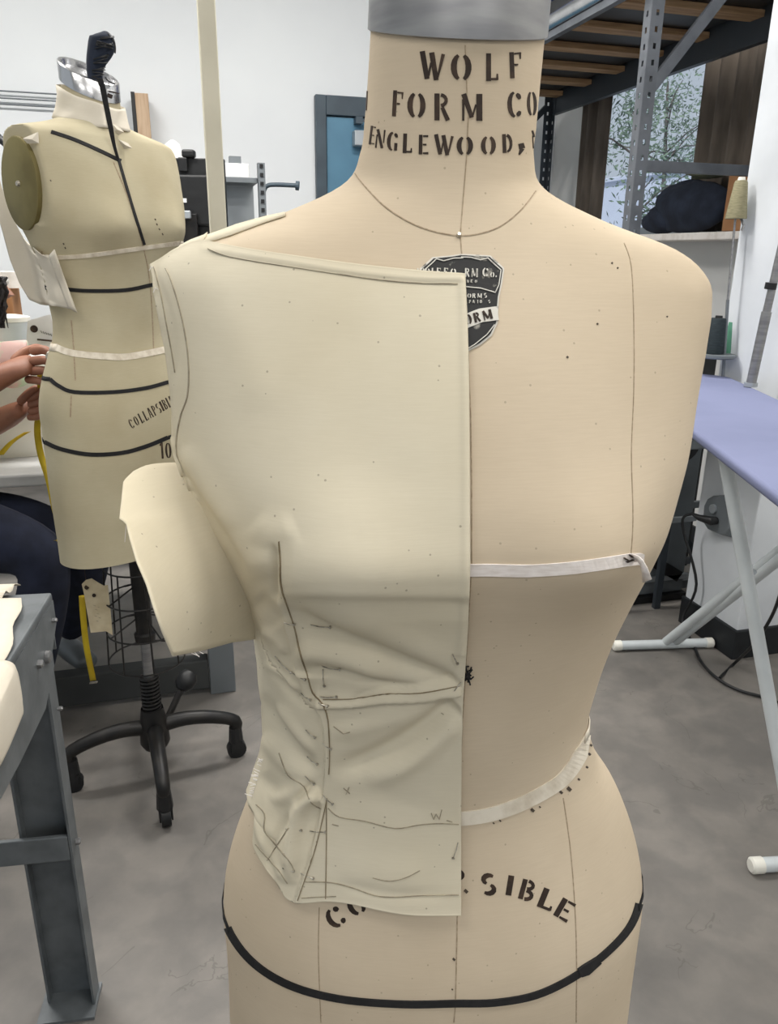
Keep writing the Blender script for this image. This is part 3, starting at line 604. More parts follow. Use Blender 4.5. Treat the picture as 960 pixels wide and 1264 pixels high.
def polydist(P, x=None, y=None):
    x = Xg if x is None else x; y = Yg if y is None else y
    best = np.full(x.shape, 1e9); side = np.zeros(x.shape); tt = np.zeros(x.shape); P = np.array(P, float)
    n = len(P) - 1
    for i in range(n):
        a, b = P[i], P[i + 1]; d = b - a; L2 = d @ d; t = ((x - a[0]) * d[0] + (y - a[1]) * d[1]) / L2; tc = np.clip(t, 0, 1)
        px, py = a[0] + tc * d[0], a[1] + tc * d[1]; dd = np.hypot(x - px, y - py); m = dd < best
        best = np.where(m, dd, best); side = np.where(m, np.sign(d[0] * (y - a[1]) - d[1] * (x - a[0])), side); tt = np.where(m, (i + tc) / n, tt)
    return best, side, tt
Hf = .0034 + .0036 * np.clip((Yg - 715) / 40, 0, 1) * np.clip((Xg - 315) / 20, 0, 1)
def fold(P, w, h, taper=(.25, .25)):
    global Hf
    d, s, t = polydist(smoothpts(P, 4)); e = np.clip(t / max(taper[0], 1e-3), 0, 1) * np.clip((1 - t) / max(taper[1], 1e-3), 0, 1)
    e = e * e * (3 - 2 * e); Hf = Hf + h * np.exp(-(d / w) ** 2) * e
def step(P, h, w, side, taper=(.1, .1)):
    """one layer lying over another: raised on one side of the line, easing away over w"""
    global Hf
    d, s, t = polydist(smoothpts(P, 4)); e = np.clip(t / max(taper[0], 1e-3), 0, 1) * np.clip((1 - t) / max(taper[1], 1e-3), 0, 1)
    sd = np.clip(s * side * d / 1.6 * .5 + .5, 0, 1); Hf = Hf + h * sd * np.exp(-np.maximum(d - 3, 0) / w) * e
DART = [(345, 668), (347, 690), (347, 712), (349, 728), (354, 745), (364, 775), (373, 812), (380, 834), (386, 854), (398, 868), (405, 888), (407, 925), (406, 955), (403, 985), (398, 1010), (388, 1050), (376, 1085), (367, 1111)]
fold([(345, 666), (346, 690), (347, 715), (350, 735)], 5, -.0045, (.3, .2))
fold([(331, 672), (328, 690), (333, 712)], 16, .0022, (.5, .5))
fold([(318, 640), (335, 655), (352, 656), (372, 648)], 18, .0022)
step(DART, .0030, 22, -1, (.12, .01))
fold([(316, 760), (335, 790), (352, 822), (372, 850), (392, 868)], 6, -.0022)
fold([(322, 730), (340, 745), (356, 765)], 10, -.0022); fold([(330, 770), (350, 780), (362, 800)], 7, .0022)
fold([(335, 810), (358, 828), (378, 846)], 4, .0024)
# drag folds of the front panel
fold([(352, 735), (385, 757), (425, 775), (470, 795), (515, 815), (566, 836)], 11, -.0062, (.2, .15))
fold([(372, 790), (410, 794), (450, 806), (490, 825)], 14, .0062, (.2, .3))
fold([(378, 815), (420, 816), (455, 828), (490, 838), (520, 838)], 7, -.0036, (.2, .3))
fold([(400, 742), (450, 760), (510, 785), (565, 812)], 16, .0026, (.3, .3))
step([(398, 862), (440, 861), (475, 856), (519, 854), (568, 846)], .0045, 12, -1, (.02, .02))
step([(437, 860), (453, 848), (487, 843), (519, 838), (566, 832)], -.0028, 8, -1, (.2, .05))
step([(372, 815), (384, 820), (400, 822), (425, 824)], .0020, 10, 1, (.1, .4))
fold([(567, 838), (556, 832), (548, 822)], 5, -.0030, (.1, .4))
# below the tuck
fold([(562, 856), (530, 885), (490, 912), (450, 932), (412, 942)], 13, -.0080, (.1, .25))
fold([(566, 872), (535, 905), (500, 935), (450, 958)], 13, .0052, (.2, .3))
fold([(408, 895), (440, 890), (480, 880), (520, 866)], 12, .0026, (.3, .3))
fold([(410, 985), (450, 975), (500, 985), (560, 1000)], 18, -.0016, (.3, .3))
fold([(412, 1080), (450, 1090), (500, 1098), (560, 1094)], 8, -.0012, (.3, .3)); fold([(412, 1060), (470, 1072), (530, 1070)], 18, .0014, (.3, .3))
BL = np.clip((Xg - 345) / 25, 0, 1); YL = 719 + (Xg - 345) * .02
Hf = Hf + BL * np.where(Yg < YL, .0034 * np.exp(-((YL - Yg) / 55) ** 2), .0034 * np.exp(-((Yg - YL) / 8) ** 2))
# side panel
fold([(332, 850), (348, 880), (372, 915), (400, 950)], 9, -.0040, (.3, .2)); fold([(336, 900), (360, 935), (395, 960)], 10, .0032, (.3, .3))
fold([(350, 862), (370, 892), (396, 925)], 7, .0030, (.3, .3)); fold([(333, 950), (350, 985), (345, 1030)], 12, -.0030, (.3, .3))
fold([(402, 968), (380, 990), (368, 1035), (366, 1090)], 9, .0095, (.1, .25)); fold([(385, 955), (368, 975), (340, 990)], 9, .0040, (.3, .3)); fold([(396, 958), (384, 970), (376, 985)], 4, -.0030)
fold([(372, 1000), (355, 1020), (340, 1050), (352, 1078)], 7, -.0034, (.2, .3)); fold([(322, 1002), (328, 1030), (345, 1060), (362, 1085)], 5, .0022, (.2, .2))
# upper edges: folded-in neckline, armhole ripple, corner of the shoulder
step([(246, 302), (300, 309), (360, 318), (440, 329), (515, 337), (573, 341)], .0, 10, 1)
step([(250, 316), (300, 322), (360, 331), (440, 343), (515, 350), (573, 351)], .0012, 9, -1, (.1, .02))
fold([(196, 330), (206, 362), (218, 400), (224, 440), (222, 480)], 6, -.0018); fold([(200, 430), (209, 470), (211, 510)], 5, .0018)
fold([(260, 330), (300, 420), (330, 520)], 30, .0012); fold([(420, 380), (430, 500), (440, 640)], 40, -.0008); fold([(520, 360), (520, 480), (500, 600)], 30, .0008)
fold([(218, 560), (250, 610), (285, 665), (312, 715)], 7, -.0026); fold([(232, 548), (262, 600), (300, 655)], 12, .0022)
fold([(569, 345), (573, 500), (572, 700), (566, 800)], 5, .0012, (.02, .02))
Rn = np.random.RandomState(4)
Tg = np.full(Xg.shape, np.nan); 
for i in range(NV):
    for j in range(NS):
        r = ray(Xg[i, j], Yg[i, j]).normalized(); p, n, k_, d = bv.ray_cast(CAM, r)
        if p is not None and d < .78: Tg[i, j] = d
for i in range(NV):   # where the cloth stands clear of the form it carries on from the nearest covered point
    ok = np.where(~np.isnan(Tg[i]))[0]
    j0 = ok[0]; j1 = min(j0 + 4, NS - 1)
    sl = (Tg[i, j0] - Tg[i, min(j0 + 8, NS - 1)]) / 8
    for j in range(j0): Tg[i, j] = Tg[i, j0] + min(sl, .0006) * (j0 - j) * .5
for _ in range(14):
    Q = np.pad(Tg, 1, mode='edge'); Tg = Tg * .4 + .6 * (Q[:-2, 1:-1] + Q[2:, 1:-1] + Q[1:-1, :-2] + Q[1:-1, 2:]) / 4
P3 = np.zeros(Xg.shape + (3,))
for i in range(NV):
    for j in range(NS):
        r = ray(Xg[i, j], Yg[i, j]).normalized(); P3[i, j] = CAM + r * Tg[i, j]
def gridnormals(P):
    du = np.gradient(P, axis=1); dv = np.gradient(P, axis=0); n = np.cross(dv, du); n /= np.linalg.norm(n, axis=2, keepdims=True) + 1e-12
    c = np.array(CAM) - P; n *= np.sign((n * c).sum(2, keepdims=True)); return n
Nn = gridnormals(P3)
for _ in range(2): Nn[:, 1:-1] = (Nn[:, :-2] + Nn[:, 1:-1] + Nn[:, 2:]) / 3
P3 = P3 + Nn * (Hf[..., None] + .0006)
bod = thing('muslin_bodice', 'cream muslin half bodice pinned over the left half of the front dress form', 'bodice', (O1[0], O1[1], .8))
SEAMX = lambda y: np.interp(y, [p[1] for p in DART], [p[0] for p in DART])
Vb = [tuple(p) for p in P3.reshape(-1, 3)]
fr, sd = [], []
for i in range(NV - 1):
    for j in range(NS - 1):
        q = (i * NS + j, (i + 1) * NS + j, (i + 1) * NS + j + 1, i * NS + j + 1); x, y = Xg[i, j], Yg[i, j]
        (sd if y > 762 and x < (SEAMX(y) if y > 868 else np.interp(y, [762, 809, 831, 862, 868], [318, 341, 362, 384, 398])) else fr).append(q)
def used(V, Fc):
    ids = sorted({i for f in Fc for i in f}); mp = {a: b for b, a in enumerate(ids)}; return [V[i] for i in ids], [tuple(mp[i] for i in f) for f in Fc]
MB().add(*used(Vb, fr)).build('front_panel', 'muslin', bod, smooth='all', solid=.0009)
MB().add(*used(Vb, sd)).build('side_panel', 'muslin', bod, smooth='all', solid=.0009)
bb = BVHTree.FromPolygons([Vector(v) for v in Vb], fr + sd)
# loose flap standing out at the side seam
FN, FM = 30, 40
FR = resample(smoothpts([(224, 571), (232, 590), (252, 628), (276, 668), (296, 705), (312, 745), (321, 788)], 4), FM)
FL = resample([(165, 582), (152, 594), (150, 615), (147, 642), (155, 644), (160, 665), (168, 692), (181, 722), (190, 752), (200, 780), (213, 810)], FM)
FT = resample(smoothpts([(165, 582), (180, 575), (200, 572), (224, 571)], 3), FN); FB = resample([(213, 810), (250, 803), (285, 793), (321, 788)], FN)
s2 = np.linspace(0, 1, FN)[None, :, None]; v2 = np.linspace(0, 1, FM)[:, None, None]
FX = (1 - v2) * FT[None] + v2 * FB[None] + (1 - s2) * FL[:, None] + s2 * FR[:, None] - ((1 - s2) * (1 - v2) * FT[0] + s2 * (1 - v2) * FT[-1] + (1 - s2) * v2 * FB[0] + s2 * v2 * FB[-1])
fwd = np.array([math.sin(YAW), math.cos(YAW), 0.])
FI = [k for k in range(NV) if 571 < Ll[k, 1] < 790]; FP = np.polyfit(Ll[FI, 1], (P3[FI, 3] - np.array(CAM)) @ fwd, 2)
V = []; Fc = []
for i in range(FM):
    # forward distance of the bodice edge beside this row
    yy = FX[i, -1, 1]; F0 = float(np.polyval(FP, yy)) + .004
    for j in range(FN):
        u = (FX[i, -1, 0] - FX[i, j, 0]) / 110; yq = (FX[i, j, 1] - 575) / 230; F_ = F0 - .022 * u - .105 * u * max(yq, 0) + .004 * math.sin(3 * u)
        F_ += .010 * max(0, 1 - (FX[i, j, 1] - 572) / 40) ** 2
        V.append(tuple(atF(FX[i, j, 0], FX[i, j, 1], F_)))
for i in range(FM - 1):
    for j in range(FN - 1): Fc.append((i * FN + j, (i + 1) * FN + j, (i + 1) * FN + j + 1, i * FN + j + 1))
MB().add(V, Fc).build('loose_side_flap', 'muslin', bod, smooth='all', solid=.0008)
bf = BVHTree.FromPolygons([Vector(v) for v in V], Fc)
# shoulder seam allowance: three turned layers along the shoulder line
def strip3(rows, name, m):
    V = []; Fc = []
    for x0, y0, f0, x1, y1, f1 in rows: V += [atF(x0, y0, f0), atF((x0 + x1) / 2, (y0 + y1) / 2, (f0 + f1) / 2 - .003), atF(x1, y1, f1)]
    for i in range(len(rows) - 1):
        for j in range(2): Fc.append((3 * i + j, 3 * i + j + 1, 3 * i + j + 4, 3 * i + j + 3))
    return MB().add(V, Fc).build(name, m, bod, smooth='all', solid=.0009)
fs = lambda k: float((P3[0, k] - np.array(CAM)) @ fwd)
def FB_(x, y):
    for d in range(1, 30):
        h = hit(bv, x, y + d)
        if h: return fdist0(h[0]) - .002
    return .6
fdist0 = lambda p: (p - CAM).dot(Vector(fwd))
f0, f1, f2 = fs(4), fs(14), fs(26)
strip3([(187, 329, f0, 191, 324, f0 + .012), (205, 319, f0, 212, 311, f0 + .014), (218, 312, f1, 228, 300, f1 + .016), (240, 302, f1, 250, 292, f1 + .016), (258, 299, f2, 268, 286, FB_(268, 286)), (285, 290, FB_(285, 290), 292, 277, FB_(292, 277)), (325, 275, FB_(325, 275), 328, 267, FB_(328, 267)), (352, 266, FB_(352, 266), 352, 262, FB_(352, 262))], 'shoulder_seam_allowance', 'muslin')
strip3([(214, 316, f1 - .004, 222, 303, f1 + .004), (228, 310, f1 - .005, 236, 296, f1 + .006), (240, 305, f1 - .005, 252, 290, f1 + .006), (250, 300, f1 - .002, 256, 287, f1 + .008)], 'seam_corner_fold', 'muslin')
# drawn lines
def line(pts, w=1.1, name='pencil_line', m='pencil', b=None, k=4):
    q = MB(); w *= .62; surf_strip(q, b or bb, smoothpts(pts, k), w, .0011, 3)
    if q.f: return q.build(name, m, bod)
line([(205, 332), (212, 347), (223, 383), (231, 423), (234, 460), (232, 490), (224, 513), (219, 540), (219, 560), (226, 583)], 1.7)
line([(190, 330), (198, 357), (205, 393), (212, 430), (217, 460)], 1.1)
line([(257, 308), (283, 317), (313, 323), (373, 332), (460, 345), (515, 350), (565, 351)], 1.5)
line([(405, 997), (419, 1008), (450, 1013), (487, 1022), (516, 1018), (540, 1016), (566, 1017)], 1.4)
line([(345, 929), (356, 956), (375, 970), (384, 990), (397, 998)], 1.3)
line([(317, 993), (327, 1005), (327, 1025), (340, 1042), (355, 1060), (362, 1072)], 1.8)
line([(377, 1088), (409, 1089), (434, 1095), (462, 1105), (487, 1107), (519, 1105), (566, 1104)], 1.8)
line([(316, 1042), (330, 1058), (345, 1075), (355, 1090)], .9)
line([(372, 1108), (390, 1107), (415, 1106)], 1.0)
line([(403, 985), (403, 1040), (402, 1109)], 1.6, 'grain_line', 'fold')
line([(357, 1022), (345, 1040), (330, 1062)], 1.2)
line([(460, 1083), (480, 1087), (500, 1083), (518, 1074)], .9)
line([(532, 1003), (535, 1011), (538, 1004), (542, 1011), (545, 999)], 1.1, 'pencil_letter', k=1)
line([(551, 1012), (558, 1014)], 1.6, k=1); line([(424, 972), (432, 979)], .9, k=1); line([(431, 971), (427, 980)], .9, k=1); line([(412, 896), (424, 905), (432, 903)], .9, k=1); line([(410, 1017), (418, 1019)], .9, k=1); line([(545, 880), (548, 882)], 1, k=1)
q = MB(); surf_strip(q, bb, [(x, y) for x, y in smoothpts(DART[:13], 3)], [.9] * 4 + [1.2] * 33, .0012, 3); q.build('dart_seam', 'fold', bod)
q = MB(); surf_strip(q, bb, [(x + .5, y) for x, y in smoothpts(DART[13:], 3)], 1.1, .0012, 3); q.build('dart_seam', 'fold', bod)
q = MB(); surf_strip(q, bb, smoothpts([(399, 863), (440, 862), (475, 857), (519, 855), (566, 847)], 4), .9, .0012, 3); q.build('tuck_seam', 'fold', bod)
# straight pins
for n_, (x0, y0, x1, y1) in enumerate([(352, 767, 364, 769), (384, 770, 408, 772), (397, 820, 420, 824), (399, 825, 401, 845), (341, 809, 361, 829), (362, 830, 377, 837), (372, 854, 384, 862), (558, 806, 564, 817), (560, 853, 575, 844),
        (378, 900, 390, 909), (400, 917, 409, 923), (380, 933, 393, 942), (377, 957, 389, 969), (400, 981, 411, 991), (354, 1024, 371, 1024), (383, 1025, 402, 1026), (350, 1071, 362, 1074), (371, 1077, 387, 1083), (565, 1039, 559, 1058), (394, 867, 405, 871), (395, 859, 416, 859)]):
    a, b = hit(bb, x0, y0), hit(bb, min(x1, 566), y1)
    if not a or not b: continue
    A = a[0] + a[1] * .0012; B = b[0] + b[1] * .0016
    if x1 > 566: B = A + (B - A) * ((x1 - x0) / (566 - x0))
    Mi = (A + B) / 2 + a[1] * .0008
    pn = MB().tube([A, Mi, B], .00042, 6).build('pin', 'pin', bod, smooth=True)
    d = (B - A).normalized(); MB().tube([B - d * .0004, B + d * .0006], .0011, 8).build('pin_head', 'pin', pn, smooth=True)
# frayed threads on cut edges
R_ = random.Random(9)
q = MB()
for (x0, y0), (x1, y1), n_ in (((322, 932), (307, 984), 26),):
    for i in range(n_):
        t_ = R_.random(); x = x0 + (x1 - x0) * t_ + 2; y = y0 + (y1 - y0) * t_; h = hit(bb, x + 3, y)
        if h: q.tube([h[0], atF(x - R_.uniform(2, 7), y + R_.uniform(-5, 3), (h[0] - CAM).dot(Vector(fwd)) + .002)], .0003, 4)
for x0, y0, dx, dy in ((156, 645, -2, 24), (168, 672, 3, 14), (240, 805, 6, 6), (244, 803, 7, 4), (236, 806, 10, 4), (187, 329, -3, 5), (192, 355, -3, 6), (216, 800, -3, -20), (199, 745, 2, 12)):
    h = hit(bf, x0 + 3, y0 - 3) or hit(bb, x0 + 4, y0 + 3)
    if h: F_ = (h[0] - CAM).dot(Vector(fwd)); q.tube([h[0], atF(x0, y0, F_), atF(x0 + dx, y0 + dy, F_)], .00032, 4)
q.build('loose_threads', 'paper_white', bod)['kind'] = 'stuff'

# ------------------------------------------------------------------ helpers for loose cloth seen between four edges
def coons(T, B, L, R, nu, nv, Ff):
    T, B = resample(T, nu), resample(B, nu); L, R = resample(L, nv), resample(R, nv); V = []; Fc = []
    for i in range(nv):
        v = i / (nv - 1)
        for j in range(nu):
            s = j / (nu - 1); p = (1 - v) * T[j] + v * B[j] + (1 - s) * L[i] + s * R[i] - ((1 - s) * (1 - v) * T[0] + s * (1 - v) * T[-1] + (1 - s) * v * B[0] + s * v * B[-1])
            V.append(tuple(atF(p[0], p[1], Ff(s, v, p[0], p[1]))))
    for i in range(nv - 1):
        for j in range(nu - 1): Fc.append((i * nu + j, (i + 1) * nu + j, (i + 1) * nu + j + 1, i * nu + j + 1))
    return MB().add(V, Fc)
def fdist(p): return (Vector(p) - CAM).dot(Vector((math.sin(YAW), math.cos(YAW), 0)))
def flat_strip(pts, wd, thickdir=None):
    """ribbon through world points with across-vectors"""
    V = []; Fc = []
    for p, a in zip(pts, wd): V += [Vector(p) - Vector(a) / 2, Vector(p) + Vector(a) / 2]
    for i in range(len(pts) - 1): Fc.append((2 * i, 2 * i + 1, 2 * i + 3, 2 * i + 2))
    return MB().add(V, Fc)

# ------------------------------------------------------------------ second dress form, on the left
O2 = (-.120, 1.822); n_ = math.hypot(*O2); tc = (-O2[0] / n_, -O2[1] / n_); r0 = (-tc[1], tc[0]); ya = math.radians(36)
F2 = (tc[0] * math.cos(ya) + r0[0] * math.sin(ya), tc[1] * math.cos(ya) + r0[1] * math.sin(ya)); R2 = (r0[0] * math.cos(ya) - tc[0] * math.sin(ya), r0[1] * math.cos(ya) - tc[1] * math.sin(ya))
zm2 = lambda z: 1.53 + (z - 1.31) * (.95 if z < 1.31 else .60)
d2 = thing('dress_form', 'cream dress form with black tape lines and olive arm plate, on casters at left', 'dress form', (O2[0], O2[1], 0), 'dress forms')
V, Fc = form_mesh(O2, F2, R2, .39, 1.462, 220, 96, zm2, .98, plates=.170)
MB().add(V, Fc).build('torso', 'canvas2', d2, smooth=True, ang=60)
b2 = BVHTree.FromPolygons([Vector(v) for v in V], Fc)
L2W = lambda x, y, z: Vector((O2[0] + .98 * (x * R2[0] + y * F2[0]), O2[1] + .98 * (x * R2[1] + y * F2[1]), z))
for sgn in (-1, 1):
    V = []; n = 48
    for xo, k in ((.160, 1.0), (.1745, 1.0), (.1765, .95), (.1765, .12)):
        for j in range(n): a = 2 * PI * j / n; V.append(L2W(sgn * xo + KC[11], -.006 + .060 * k * math.cos(a), 1.437 + .083 * k * math.sin(a)))
    Fc = [(i * n + j, i * n + (j + 1) % n, (i + 1) * n + (j + 1) % n, (i + 1) * n + j) for i in range(3) for j in range(n)] + [tuple(3 * n + j for j in range(n))]
    pl = MB().add(V, Fc).build('arm_plate', 'plate', d2, smooth=True)
    MB().tube([L2W(sgn * .175 + KC[11], -.006, 1.437), L2W(sgn * .181 + KC[11], -.006, 1.437)], [.006, .004], 10).build('plate_screw', 'pin', pl, smooth=True)
# neck cap
V = []; n = 64; rows = [(1.462, 1.0), (1.4625, 1.03), (1.515, 1.03), (1.518, 1.0), (1.5175, .9), (1.50, .88)]
for z, k in rows:
    for j in range(n):
        th = 2 * PI * j / n; c, s = math.cos(th), math.sin(th); x = .0565 * c * k; y = (.050 if s > 0 else .060) * s * k; V.append(L2W(x, y, zm2(z - .85 * y)))
MB().add(V, [(i * n + j, i * n + (j + 1) % n, (i + 1) * n + (j + 1) % n, (i + 1) * n + j) for i in range(5) for j in range(n)] + [tuple(5 * n + j for j in range(n))]).build('neck_cap', 'chrome', d2, smooth=True)
k = MB(); capb = BVHTree.FromPolygons([Vector(v) for v in V], [(i * n + j, i * n + (j + 1) % n, (i + 1) * n + (j + 1) % n, (i + 1) * n + j) for i in range(3) for j in range(n)])
surf_poly(k, capb, [(132, 110), (150, 114), (149, 127), (130, 122)], .0006, 2)
if k.f:
    lb = k.build('cap_label', 'paper', d2); k = MB(); surf_poly(k, capb, [(133, 115), (139, 116.5), (138, 122), (132, 120.5)], .0010, 2); surf_poly(k, capb, [(142, 117), (149, 118.5), (148, 125), (141, 123)], .0010, 2); surf_strip(k, capb, [(134, 112.5), (149, 116)], 1.2, .0010, 2)
    k.build('label_print', 'ink', lb)
# cloth wrapped round the neck
V = []; n = 60; m = 8
for i in range(m):
    u = i / (m - 1)
    for j in range(n + 1):
        th = 2 * PI * j / n + PI * .5 + .25; c, s = math.cos(th), math.sin(th)
        z = 1.358 + .085 * u - .022 * u * math.sin(th * 1 + .3) + .002 * math.sin(th * 5 + u * 4); A = sA(z) * (1.0 if z > 1.38 else 1); rr = .007 + .0015 * math.sin(th * 7 + 5 * u) + .003 * (1 - u)
        A = min(A, .064); fr_, bk_ = min(sF(z), .057), sB(z)
        x = (A + rr) * c; y = ((fr_ if s > 0 else bk_) + rr) * s; V.append(L2W(x, y, zm2(z - .30 * y)))
MB().add(V, [(i * (n + 1) + j, i * (n + 1) + j + 1, (i + 1) * (n + 1) + j + 1, (i + 1) * (n + 1) + j) for i in range(m - 1) for j in range(n)]).build('neck_wrap', 'muslin2', d2, smooth='all', solid=.0014)
for pts in ([(138, 152), (148, 158), (153, 163), (147, 166), (139, 163)], [(146, 172), (158, 177), (163, 183), (152, 184)], [(28, 171), (47, 163), (48, 177), (34, 177)]):
    h = hit(b2, pts[2][0] - 6, pts[2][1] + 1) or hit(b2, 120, 175); F_ = fdist(h[0]) - .006
    q = MB(); c = (sum(p[0] for p in pts) / len(pts), sum(p[1] for p in pts) / len(pts)); VV = [atF(c[0], c[1], F_ - .006)] + [atF(x, y, F_ + .002 * ((i % 2) * 2 - 1)) for i, (x, y) in enumerate(pts)]
    q.add(VV, [(0, i + 1, (i + 1) % len(pts) + 1) for i in range(len(pts))]); q.build('cloth_scrap', 'muslin2', d2, solid=.001)
# lines and tapes
def strip2(name, m, pts, w, off=.0012, label=None, k=5):
    q = MB(); surf_strip(q, b2, smoothpts(pts, k), w, off, 3)
    if not q.f: return None
    o = q.build(name, m, d2)
    if label:
        o['label'] = label; hs = [h for h in (hit(b2, *p) for p in smoothpts(pts, k)) if h]
        if 'neckline' not in label and len(hs) > 1: wrap_back(b2, O2, hs[0][0], hs[-1][0], w * 1.65 / 950, 'style_tape_back', m, d2)
    return o
strip2('style_tape', 'creamtape', [(66, 318), (90, 317), (120, 314), (170, 307), (222, 300)], 5, label='cream tape above the bust')
strip2('style_tape', 'blacktape', [(82, 357), (110, 359), (155, 358), (190, 351), (212, 348)], 4.6, label='black tape under the bust')
strip2('style_tape', 'creamtape', [(70, 429), (90, 436), (130, 440), (160, 440), (206, 431), (218, 428)], 8, label='cream tape at the waist')
strip2('style_tape', 'blacktape', [(62, 468), (72, 476), (92, 484), (140, 484), (180, 479), (206, 472)], 4.8, label='black tape at the high hip')
strip2('style_tape', 'blacktape', [(47, 540), (58, 547), (78, 555), (112, 561), (150, 559), (180, 551), (207, 540)], 5, label='black tape at the full hip')
strip2('style_tape', 'blacktape', [(63, 163), (90, 172), (120, 185), (149, 199)], 4, .002, label='dark brown tape round the neckline')
strip2('seam', 'seam', [(88, 395), (91, 430), (93, 470)], 1.6, .0006); strip2('seam', 'seam', [(88, 488), (87, 515)], 1.8, .0006)
strip2('seam', 'seam', [(140, 200), (160, 250), (178, 310), (186, 360), (190, 440)], 1.2, .0006); strip2('seam', 'seam', [(52, 310), (52, 318)], 1.2, .0006)
for ch, x, y in [('C', 162, 523), ('O', 168, 519.5), ('L', 174, 516), ('L', 179.5, 513), ('A', 185, 509.5), ('P', 190.5, 506.5), ('S', 195.5, 504), ('I', 199.5, 501.5), ('B', 203.5, 499), ('L', 208, 496.5), ('E', 212, 494.5)]:
    q = MB(); glyph(q, b2, ch, x, y, 4.4, 13, -26, 0, .0008)
    if q.f: q.build('stencil_letter', 'ink', d2)
for ch, x in (('1', 200), ('0', 207.5)):
    q = MB(); glyph(q, b2, ch, x, 556, 7.5, 20, -4, 0, .0008)
    if q.f: q.build('stencil_letter', 'ink', d2)
q = MB(); R_ = random.Random(2)
for x, y in ((193, 276), (196, 282), (191, 270), (200, 288), (78, 300), (80, 305), (62, 222)): surf_strip(q, b2, [(x, y), (x + 1.2, y + 2)], 1.2, .0008, 1)
if q.f: q.build('pinhole_stain', 'rust', d2)['kind'] = 'stuff'
MB().lathe([(.10, -.012), (.105, 0), (.105, .01)], (O2[0], O2[1], zm2(.39)), 32).build('base_plate', 'blackmetal', d2)
stand(d2, O2[0], O2[1], zm2(.39), 4, -PI / 2 + .1, .205, cage=(.60, .345, .080, .092), spring=(.18, .295), pedal=.75)
# muslin sleeve piece hanging on the arm side of that form
def Fs(s, v, x, y):
    h = hit(b2, x, y)
    return (fdist(h[0]) - .022 - .004 * math.sin(v * 9)) if h and fdist(h[0]) < 1.9 else 1.775 + .005 * s
sl = coons([(-12, 180), (-4, 210), (12, 262), (30, 296), (52, 315), (64, 318)], [(36, 370), (50, 376), (70, 378), (94, 383)], [(-12, 180), (-4, 260), (12, 320), (24, 350), (36, 370)], [(64, 318), (72, 335), (84, 360), (94, 383)], 26, 26, Fs)
V = np.array(sl.v).reshape(26, 26, 3)
for _ in range(8): V[1:-1, 1:-1] = V[1:-1, 1:-1] * .4 + .15 * (V[:-2, 1:-1] + V[2:, 1:-1] + V[1:-1, :-2] + V[1:-1, 2:])
def clear_of(bvh, P, gap):
    out = []
    for p in P:
        p = Vector(p); d = p - CAM; L = d.length; q, nn, k_, ds = bvh.ray_cast(CAM, d / L)
        out.append(tuple(CAM + d / L * min(L, ds - gap)) if q is not None else tuple(p))
    return out
sl.v = clear_of(b2, V.reshape(-1, 3), .010)
sv = thing('muslin_side_piece', 'pale muslin piece pinned under the olive arm plate of the far dress form', 'fabric', atF(40, 300, 1.78))
sl.build('cloth', 'muslin2', sv, smooth='all', solid=.0012)
coons([(60, 316), (67, 308)], [(84, 380), (95, 386)], [(60, 316), (72, 348), (84, 380)], [(67, 308), (80, 345), (95, 386)], 4, 16, lambda s, v, x, y: Fs(s, v, x, y) - .012 - .006 * s).build('folded_edge', 'muslin2', sv, smooth='all', solid=.0016)
# cord bundle standing on the neck cap, its cord hanging down the front
cb = thing('cord_bundle', 'dark wrapped cord bundle sticking up from the chrome neck cap', 'cord', atF(120, 98, 1.80))
cp = L2W(0, 0, zm2(1.515)); Fb = fdist(cp) - .01
bun = smoothpts([(118, 100, 8), (117, 88, 9), (119, 74, 11), (124, 60, 14), (127, 50, 14), (127, 43, 9), (126, 40, 3)], 5)
V0 = [atF(x, y, Fb) for x, y, r in bun]; o = MB().tube(V0, [r * 1.72 / 950 * .95 for x, y, r in bun], 20).build('wound_body', 'navy', cb, smooth=True)
R_ = random.Random(21)
for i in range(16):
    y = R_.uniform(46, 96); c = 127 - (y - 46) * .18; rr = np.interp(y, [40, 50, 62, 74, 90, 100], [10, 15, 14.5, 11.5, 9.5, 8.5]); tl = R_.uniform(-5, 5); n = 16; P = []
    for j in range(n + 1): a = 2 * PI * j / n; P.append(atF(c + rr * math.cos(a), y + tl * math.cos(a), Fb + rr * math.sin(a) * 1.72 / 950))
    MB().tube(P, .0012, 5).build('cord_turn', 'black', cb, smooth=True)
MB().tube([atF(x, y, Fb - .01) for x, y in smoothpts([(116, 52), (118, 44), (127, 40), (137, 45), (142, 56), (142, 66)], 4)], .0014, 6).build('wire_loop', 'blackmetal', cb, smooth=True)
MB().tube([atF(x, y, Fb - .01) for x, y in smoothpts([(130, 95), (134, 100), (142, 104)], 4)], .0014, 6).build('wire_loop', 'blackmetal', cb, smooth=True)
fr_pt = hit(b2, 147, 198)[0]; Fc0 = Fb - .085; P = []; Wd = []
for x, y, w, t in smoothpts([(123, 97, 6, 0), (127, 110, 6, .15), (131, 130, 5.5, .4), (137, 160, 5, .7), (141, 180, 3.5, .9), (146, 197, 3, 1)], 4):
    F_ = Fc0 + (fdist(fr_pt) - .004 - Fc0) * t; P.append(atF(x, y, F_)); Wd.append(Vector((math.cos(YAW), -math.sin(YAW), 0)) * (w * 1.72 / 950))
flat_strip(P, Wd).build('hanging_cord', 'blacktape', cb, solid=.002)
q = MB(); surf_strip(q, b2, smoothpts([(146, 197), (155, 228), (166, 265), (178, 302)], 5), 3.2, .0018, 3); q.build('hanging_cord', 'blacktape', cb)
